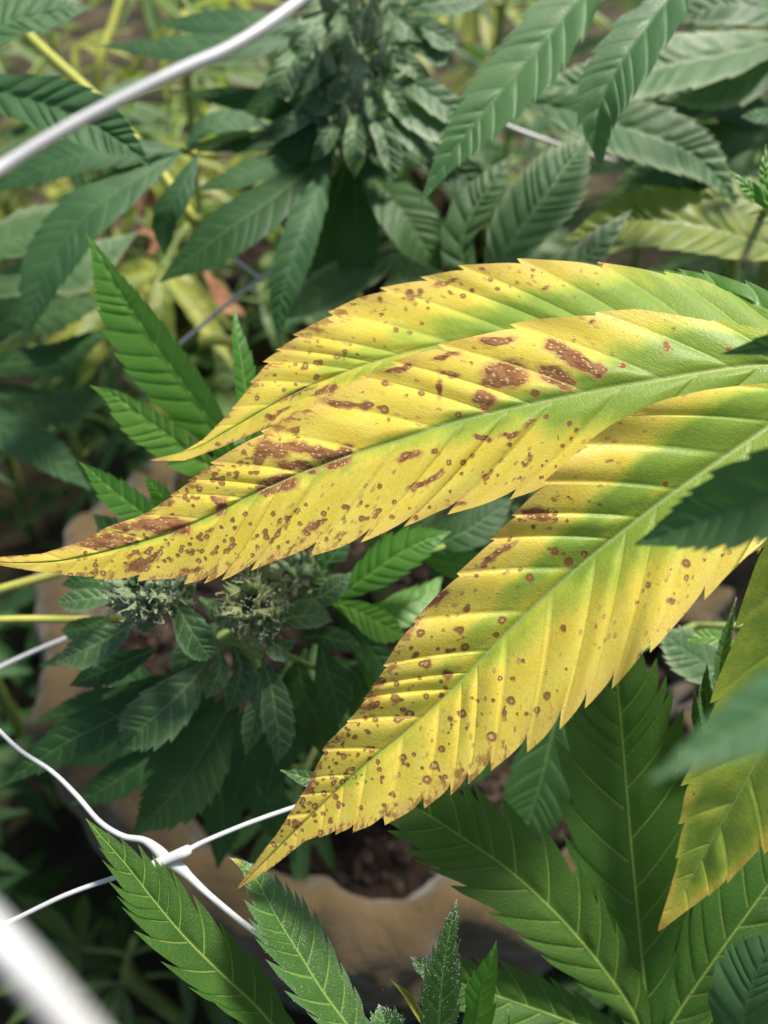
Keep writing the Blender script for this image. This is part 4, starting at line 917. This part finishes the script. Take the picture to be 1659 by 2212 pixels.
# bracts of the cola
tl_ = sub_leaf(plantT, (770, 180, .38), tb, .0014, label='pale-edged small leaves of the flower head')
for ct, a_, c_, mm in [
 ([(740, 10, .365), (738, 45, .355), (736, 80, .352), (733, 117, .354)], 42, 40, 'pale'), ([(650, 90, .38), (630, 130, .37), (612, 170, .368), (598, 208, .37)], 38, 36, 'bud'),
 ([(720, 140, .375), (705, 175, .368), (690, 210, .366), (670, 242, .368)], 34, 32, 'bud'), ([(795, 140, .37), (802, 165, .362), (806, 190, .36), (808, 220, .362)], 22, 20, 'pale'),
 ([(780, 200, .37), (815, 260, .36), (838, 320, .358), (846, 396, .36)], 30, 26, 'pale'), ([(735, 270, .375), (740, 300, .37), (745, 325, .368), (750, 350, .37)], 22, 20, 'pale'),
 ([(850, 70, .38), (900, 60, .374), (940, 75, .372), (985, 100, .375)], 30, 28, 'bud'), ([(850, 110, .38), (890, 100, .374), (925, 110, .372), (965, 135, .375)], 28, 26, 'bud'),
 ([(840, 160, .378), (890, 180, .368), (950, 220, .366), (1010, 265, .37)], 36, 34, 'pale'), ([(820, 180, .375), (880, 240, .366), (950, 280, .366), (1030, 300, .37)], 36, 30, 'pale'),
 ([(860, 20, .385), (920, 10, .38), (990, 0, .382), (1060, -20, .39)], 36, 30, 'bud'), ([(800, 60, .37), (830, 90, .364), (850, 120, .364), (870, 155, .367)], 26, 24, 'bud'),
 ([(780, 100, .37), (760, 140, .364), (750, 170, .364), (745, 205, .367)], 28, 26, 'bud'), ([(700, 30, .38), (670, 60, .374), (650, 90, .374), (640, 120, .378)], 26, 26, 'bud'),
 ([(780, 240, .378), (770, 290, .372), (772, 330, .372), (790, 380, .376)], 30, 28, 'dark'), ([(700, 220, .38), (660, 270, .374), (640, 310, .374), (620, 350, .378)], 36, 34, 'dark'),
 ([(860, 200, .385), (940, 320, .378), (1000, 380, .378), (1060, 420, .384)], 46, 42, 'dark'), ([(820, 20, .375), (850, 40, .368), (880, 60, .368), (905, 85, .372)], 24, 22, 'bud')]:
    leaflet(tl_, ct, a_, c_, mat=mm, prof=OVAL, n=8, cps=10, nr=7, amp=.12, corr=.1, tl=12, tr=12)

rc = np.random.default_rng(12)
for i in range(44):
    u = i / 43.; ang = i * 2.39996 + rc.normal(0, .2)
    cx = 770 + 30 * math.sin(ang) * .5 + rc.normal(0, 10); cy = -20 + 300 * u + rc.normal(0, 10)
    front = math.cos(ang)                       # 1 towards the viewer
    dx = math.sin(ang); L_ = rc.uniform(110, 190) * (.75 + .5 * u)
    ex = cx + dx * L_ * 1.15; ey = cy + L_ * (.55 + .35 * max(0, front)) - 25
    dd = .388 - .028 * front
    leaflet(tl_, [(cx, cy, .388 - .006 * front), (cx + (ex - cx) * .35, cy + (ey - cy) * .22 - 4, dd), (cx + (ex - cx) * .7, cy + (ey - cy) * .58, dd - .004), (ex, ey, dd + .002)], rc.uniform(17, 27), rc.uniform(17, 27), mat=('pale', 'bud', 'pale', 'bud')[i % 4], prof=PROF, n=11, cps=8, nr=5, amp=.14, corr=.07, tl=15, tr=15, seed=i)
# ================================================================== LEAF HANGING FROM ABOVE (top centre-right)
plantR = empty('hemp_plant', (.27, .52, -.015), 'tall hemp plant whose corrugated blue-green leaflets hang down from above', 'plant')
rb = (1500, -130, .30)
rbw = at(*rb)
stem(plantR, [(.27, .52, -.01), (.26, .5, .35), (.22, .46, .70), (.2, .42, .86), (.19, .4, .93)], [.008, .007, .006, .004, .003])
rl = sub_leaf(plantR, rb, (.2, .42, .85), .0014)
RK = dict(mat='hang', cps=14, nr=12, amp=.17, hook=.4, sweep=44, corr=.085)
leaflet(rl, [rb, (1330, -70, .29), (1250, 0, .286), (1180, 85, .283), (1100, 178, .281), (1030, 262, .28), (965, 345, .281), (905, 445, .284)], 70, 72, n=15, tl=25, tr=0, **RK)
leaflet(rl, [rb, (1460, -30, .283), (1410, 40, .278), (1355, 115, .275), (1310, 190, .274), (1290, 265, .275), (1299, 370, .278)], 66, 62, n=12, tl=30, tr=-5, **RK)
leaflet(rl, [rb, (1560, -100, .30), (1640, -60, .30), (1720, 0, .305)], 60, 60, n=10, **RK)

# ================================================================== PALE RIDGED PLANT (right, behind)
plantQ = empty('hemp_plant', (.30, .62, -.015), 'sunlit hemp plant with pale ridged leaflets behind the yellow leaf', 'plant')
stem(plantQ, [(.30, .62, -.01), (.28, .58, .3), (.24, .53, .52), (.20, .47, .62)], [.008, .007, .005, .003])
qb = np.array([.21, .48, .60])
QK = dict(cps=12, nr=9, sweep=40, corr=.15, amp=.12)
def qleaf(base, leafs, label=None):
    l = sub_leaf(plantQ, base, qb, .0014, label=label)
    for k in leafs:
        kw = dict(QK); kw.update(dict(n=13, mat='pale')); kw.update(k[3] if len(k) > 3 else {})
        leaflet(l, k[0], k[1], k[2], **kw)
qleaf((1120, 215, .40), [
 ([(1110, 212, .40), (1200, 232, .38), (1300, 262, .368), (1400, 292, .362), (1490, 330, .36), (1550, 380, .362), (1592, 445, .366)], 72, 66, dict(n=16, tl=12, tr=25)),
])
qleaf((1050, 640, .36), [
 ([(1050, 650, .36), (1080, 570, .35), (1120, 500, .345), (1180, 420, .342), (1230, 350, .343), (1282, 290, .346)], 74, 76, dict(n=15, tl=10, tr=15)),
 ([(1050, 650, .365), (1000, 560, .36), (1010, 480, .358), (1060, 400, .36), (1110, 330, .365)], 46, 46, dict(n=12, mat='dark')),
 ([(1060, 650, .36), (1180, 600, .352), (1260, 560, .35), (1310, 510, .352), (1365, 452, .356)], 40, 36, dict(n=11, mat='pale')),
])
qleaf((1760, 560, .37), [
 ([(1760, 560, .37), (1640, 525, .362), (1540, 495, .358), (1440, 478, .357), (1340, 480, .359), (1215, 520, .364)], 66, 74, dict(n=14, mat='lime', tl=20, tr=0, corr=.22)),
 ([(1760, 560, .37), (1680, 470, .37), (1600, 430, .372), (1500, 420, .376)], 50, 50, dict(n=11, mat='lime', corr=.2)),
])
qleaf((1760, 60, .42), [
 ([(1760, 60, .42), (1600, 110, .40), (1450, 140, .392), (1300, 175, .39), (1120, 190, .395)], 62, 70, dict(n=14, mat='pale', tl=25, tr=0)),
 ([(1760, 60, .42), (1640, 150, .41), (1540, 190, .41), (1420, 215, .415)], 52, 50, dict(n=11, mat='pale')),
 ([(1760, 60, .42), (1650, 20, .41), (1560, 10, .41), (1450, 40, .415)], 50, 50, dict(n=11, mat='pale')),
])
qleaf((1700, 330, .44), [
 ([(1700, 300, .44), (1600, 230, .43), (1500, 215, .43), (1380, 250, .435)], 60, 56, dict(n=11, mat='dark')),
 ([(1700, 300, .44), (1600, 300, .43), (1480, 340, .43), (1330, 390, .435)], 60, 56, dict(n=11, mat='dark')),
 ([(1720, 330, .44), (1640, 400, .43), (1560, 410, .43), (1440, 400, .435)], 56, 56, dict(n=11, mat='dark')),
 ([(1720, 230, .35), (1680, 245, .345), (1640, 250, .342), (1600, 252, .342)], 18, 18, dict(n=8, mat='blue')),
])
qleaf((1720, 470, .265), [
 ([(1720, 480, .265), (1660, 440, .26), (1620, 410, .258), (1577, 368, .258)], 15, 20, dict(n=7, mat='fresh', amp=.06)),
 ([(1720, 480, .265), (1670, 430, .258), (1652, 380, .257), (1655, 310, .258)], 14, 14, dict(n=7, mat='fresh', amp=.1)),
], label='small bright green leaf tip beside pale ridged leaves')
qleaf((880, 640, .40), [
 ([(870, 545, .40), (830, 570, .395), (740, 610, .393), (610, 690, .398)], 44, 50, dict(n=12, mat='pale')),
 ([(870, 545, .40), (860, 620, .395), (840, 700, .395), (800, 760, .40)], 44, 44, dict(n=11, mat='pale')),
 ([(870, 545, .40), (930, 610, .395), (990, 660, .395), (1060, 700, .40)], 44, 44, dict(n=11, mat='pale')),
])

# ================================================================== LEFT TOP PLANT
plantL = empty('hemp_plant', (-.34, .42, -.015), 'hemp plant with bright yellow stalks and corrugated leaf beside the white strand', 'plant')
stem(plantL, [(-.34, .42, -.01), (-.33, .42, .35), (-.30, .42, .58), (-.28, .42, .70)], [.007, .006, .005, .003])
lb = np.array([-.29, .42, .68])
ll = sub_leaf(plantL, (-120, 170, .32), lb, .0014)
leaflet(ll, [(-120, 170, .32), (0, 200, .31), (90, 222, .305), (170, 252, .302), (240, 292, .302), (290, 328, .304), (328, 362, .307)], 66, 62, mat='blue', n=13, cps=12, nr=9, amp=.10, corr=.2, tl=18, tr=10)
leaflet(ll, [(-120, 170, .33), (0, 60, .34), (80, 35, .345), (200, 15, .355)], 46, 44, mat='blue', n=11, cps=10, nr=8, corr=.15)
leaflet(ll, [(-120, 170, .33), (-60, 10, .36), (40, -10, .37), (180, 5, .38)], 36, 36, mat='pale', n=9, cps=10, nr=6)
ls = sub_leaf(plantL, (-100, 820, .42), lb, .0014)
for ct, a_, c_, mm in [([(-100, 820, .42), (0, 700, .41), (100, 680, .405), (250, 640, .41)], 40, 44, 'dark'), ([(-100, 820, .42), (0, 790, .41), (120, 770, .41), (260, 700, .415)], 34, 34, 'dark'),
 ([(-100, 820, .42), (20, 860, .41), (120, 880, .41), (260, 850, .415)], 40, 40, 'dark'), ([(-100, 830, .42), (0, 920, .40), (100, 980, .40), (200, 1060, .405)], 46, 42, 'blue'),
 ([(-80, 560, .44), (20, 520, .44), (100, 500, .44), (200, 470, .445)], 60, 50, 'pale'), ([(-80, 640, .44), (60, 600, .44), (170, 580, .44), (300, 500, .45)], 50, 50, 'pale')]:
    leaflet(ls, ct, a_, c_, mat=mm, n=11, cps=8, nr=6, amp=.14)
for pts, r in [([(45, 40, .47), (70, 85, .465), (200, 205, .455), (280, 290, .45), (335, 355, .445), (420, 480, .45)], .0029), ([(265, -20, .56), (240, 60, .56), (215, 130, .56), (205, 210, .57)], .0030), ([(430, 738, .46), (470, 735, .46), (520, 742, .46)], .003), ([(470, 338, .40), (430, 333, .39), (396, 326, .373)], .0015),
               ([(-40, 1340, .30), (60, 1337, .30), (200, 1338, .30), (320, 1330, .31)], .0013), ([(-40, 1285, .33), (40, 1262, .33), (140, 1235, .33)], .0018)]:
    P = np.array([at(*p) for p in pts]); V, F = tube(P, r, 10, 20)
    mesh_obj('petiole', V, F, M['petiole'], plantL, P[0])

# ================================================================== PLANTS FURTHER BACK
def template_leaflet(bend, seed, corr=.09):
    ctrl = [(0, 0, 0), (0, -30, -1), (0, -60, 2 + bend * .4), (0, -100, 8 + bend)]
    px, py, D, A, F = blade([(c[0], c[1], c[2] * .01) for c in ctrl], 9.5, 9.5, tl=15, tr=15, n=12, cps=6, nr=4, amp=.14, corr=corr, mpp=.01, seed=seed)
    V = np.stack([px * .01, -py * .01, -D], -1).reshape(-1, 3)        # length 1 along +y, z up
    for k in ('vd', 'md', 'luv'): A[k] = A[k] * .11
    return V, F, A
TEMPL = {}
def templ(mat):
    if mat not in TEMPL:
        out = []
        for bnd, sd_ in ((4, 1), (14, 2), (26, 3)):
            V, F, A = template_leaflet(bnd, sd_)
            o = mesh_obj('leaflet', V, F, M[mat], None, (0, 0, 0), A)
            out.append(o.data); bpy.data.objects.remove(o)
        TEMPL[mat] = out
    return TEMPL[mat]
def pet_mesh(mat):
    k = 'pet_' + mat
    if k not in TEMPL:
        V, F = tube(np.array([(0, -.45, .10), (0, -.25, .10), (0, -.08, .03), (0, 0, 0)]), [.022, .018, .015, .013], 8, 10)
        o = mesh_obj('fan_leaf', V, F, M[mat], None, (0, 0, 0)); TEMPL[k] = o.data; bpy.data.objects.remove(o)
    return TEMPL[k]
def filler(base, height, nodes, size, mats, label, seed, spread=.5, lean=(0, 0), group=None):
    r = np.random.default_rng(seed); base = np.array(base, float)
    root = empty('hemp_plant', base, label, 'plant', group)
    top = base + [lean[0], lean[1], height]
    mid_ = (base + top) / 2 + [r.normal(0, .02), r.normal(0, .02), 0]
    P = catmull([base, mid_, top], 30)
    stem(root, P[::5].tolist() + [P[-1]], [.007] * 4 + [.003] * (len(P[::5]) - 3), n=20)
    for i in range(nodes):
        u = .35 + .65 * (i + r.uniform(0, .6)) / nodes; u = min(u, 1)
        p = P[min(int(u * 29), 29)]
        for h in (0, 1):
            az = i * 1.57 + h * math.pi + r.normal(0, .35)
            sz = size * r.uniform(.75, 1.2) * (1.0 - .35 * max(0, u - .7) / .3)
            tip = r.uniform(-.5, .25) + .3 * (u - .6)
            mat = mats[r.integers(len(mats))]
            leaf = bpy.data.objects.new('fan_leaf', pet_mesh('stem')); C.objects.link(leaf); leaf.parent = root
            d = np.array([math.cos(az), math.sin(az), 0])
            leaf.location = p - base + d * sz * .45
            rot = Matrix.Rotation(az - math.pi / 2, 3, 'Z') @ Matrix.Rotation(tip, 3, 'X') @ Matrix.Rotation(r.normal(0, .2), 3, 'Y')
            leaf.rotation_euler = rot.to_euler(); leaf.scale = (sz, sz, sz)
            angs = [0, 30, -30, 62, -62, 100, -100] if sz > size * .8 else [0, 34, -34, 75, -75]
            for j, a in enumerate(angs):
                q = bpy.data.objects.new('leaflet', templ(mat)[r.integers(3)]); C.objects.link(q); q.parent = leaf
                l = (1.0, .95, .95, .78, .78, .5, .5)[j] * r.uniform(.9, 1.08)
                q.rotation_euler = (r.normal(-.12, .14), r.normal(0, .2), math.radians(a) + r.normal(0, .07))
                q.scale = (l, l, l)
    return root
gp = 'hemp plants further back'
filler((-.20, .92, -.015), 0.59, 7, .12, ['back', 'yellowgreen', 'back'], 'sunlit olive-green plant behind the yellow stalks', 31)
filler((-.48, .80, -.015), 0.65, 7, .12, ['back', 'dark'], 'blurred green plant behind the corrugated leaf', 32)
filler((-.42, .40, -.015), .40, 6, .11, ['dark', 'dark', 'blue'], 'shaded dark plant low beside the black gap', 33)
filler((.12, .85, -.015), 0.59, 7, .12, ['dark', 'dark', 'pale'], 'dark plant behind the flower head', 34)
filler((.38, .92, -.015), 0.63, 7, .13, ['dark', 'pale', 'back'], 'blurred plant behind the pale ridged leaves', 35)
filler((.62, .75, -.015), .60, 7, .12, ['dark', 'dark', 'pale'], 'dark plant standing at the far side of the ridged leaves', 36)
filler((-.05, 1.35, -.015), 0.67, 7, .13, ['back', 'yellowgreen'], 'sunny blurred plant behind the second tan pot', 37)
filler((-.6, 1.25, -.015), 0.71, 7, .13, ['back', 'back', 'yellowgreen'], 'sunny blurred plant far behind the yellow stalks', 38)
filler((.45, 1.4, -.015), .62, 7, .14, ['back', 'dark'], 'far plant beyond the hanging blue-green leaflets', 39)
filler((.10, .50, .27), .24, 4, .085, ['dark'], 'low dark plant shaded beneath the yellow leaf', 40)
filler((-.18, .22, -.015), .20, 4, .085, ['dark', 'back'], 'low blurred seedling on the ground beside the tan pot', 41)
filler((.03, .13, -.015), .26, 5, .085, ['dark'], 'added low plant covering and shading the front of the wide tan pot', 44)  # added dark plant, hides the front cuff and partly shades it
filler((-.03, .30, .27), .10, 3, .075, ['dark'], 'short shaded plant on the soil of the wide tan pot', 45)
filler((-.28, .80, -.015), .60, 8, .11, ['dark', 'pale', 'blue'], 'green plant filling the gap behind the rust-coloured litter', 50)
filler((-.62, .62, -.015), .60, 7, .11, ['dark', 'back'], 'dark green plant crowding beyond the yellow stalks', 51)
filler((.02, .98, .30), .34, 7, .11, ['dark', 'pale', 'back'], 'green plant growing in the second tan pot', 52)
filler((-.36, .24, -.015), .34, 6, .09, ['dark', 'blue'], 'dim low plant beneath the thin net strand', 46)
filler((-.46, .58, -.015), .50, 7, .11, ['dark', 'blue'], 'bluish dark plant under the large drooping leaf', 47)
filler((-.10, .70, -.015), .46, 7, .10, ['dark', 'blue', 'back'], 'narrow-leaved plant behind the young bright shoot', 48)
filler((-.38, 1.05, -.015), .66, 8, .11, ['back', 'yellowgreen', 'pale'], 'pale sunlit plant crowding behind the white strand', 49)
filler((.20, .25, -.015), .30, 5, .09, ['dark'], 'shaded low plant beneath the dark veined fan leaf', 42)
filler((-.30, .62, -.015), .42, 6, .10, ['dark', 'blue'], 'shaded blue-green plant behind the bright young shoot', 43)

# ================================================================== DEAD LEAVES
def dead_leaf(px, py, d, L, a, label, seed, mat='dead'):
    r = np.random.default_rng(seed); c = at(px, py, d)
    root = None
    V, F, A = template_leaflet(30, seed, .2)
    V = V * [L * 1.5, L, L] ; V[:, 2] += L * .25 * np.sin(V[:, 1] / L * 4 + seed)
    ca, sa = math.cos(a), math.sin(a); V = V @ np.array([[ca, sa, 0], [-sa, ca, 0], [0, 0, 1]])
    o = mesh_obj('dead_leaf', V + c, F, M[mat], None, c, A)
    setp(o, label, 'leaf', 'dry fallen leaves')
dl = 'dry rust-coloured leaf fallen between the plants'
for i, (x, y, d, L) in enumerate([(300, 470, .62, .05), (350, 545, .60, .05), (395, 430, .62, .045), (440, 590, .58, .045), (1040, 110, .62, .035)]):
    dead_leaf(x, y, d, L, i * 1.3, dl, 50 + i)
rr_ = np.random.default_rng(77)
far = [(-.15, .74, 'x'), (-.62, 1.0, 'x'), (-.95, 1.5, 'x'), (-.35, 1.7, 'x'), (.2, 1.75, 'x'), (.75, 1.7, 'x'), (-.75, .85, 'x'), (.85, 1.15, 'x'), (-1.2, 2.3, 'x'), (-.5, 2.4, 'x'), (.1, 2.5, 'x'), (.7, 2.4, 'x'), (1.2, 2.2, 'x'), (-.30, 1.15, 'x'), (.15, 1.12, 'x')]
for i, (x, y, _) in enumerate(far):
    filler((x, y, -.015), rr_.uniform(.58, .76), 6, .14, ['back', 'back', 'yellowgreen', 'dark'][i % 2: i % 2 + 3], 'blurred olive-green hemp plant in the rows far behind', 100 + i, group='hemp plants in the far rows')
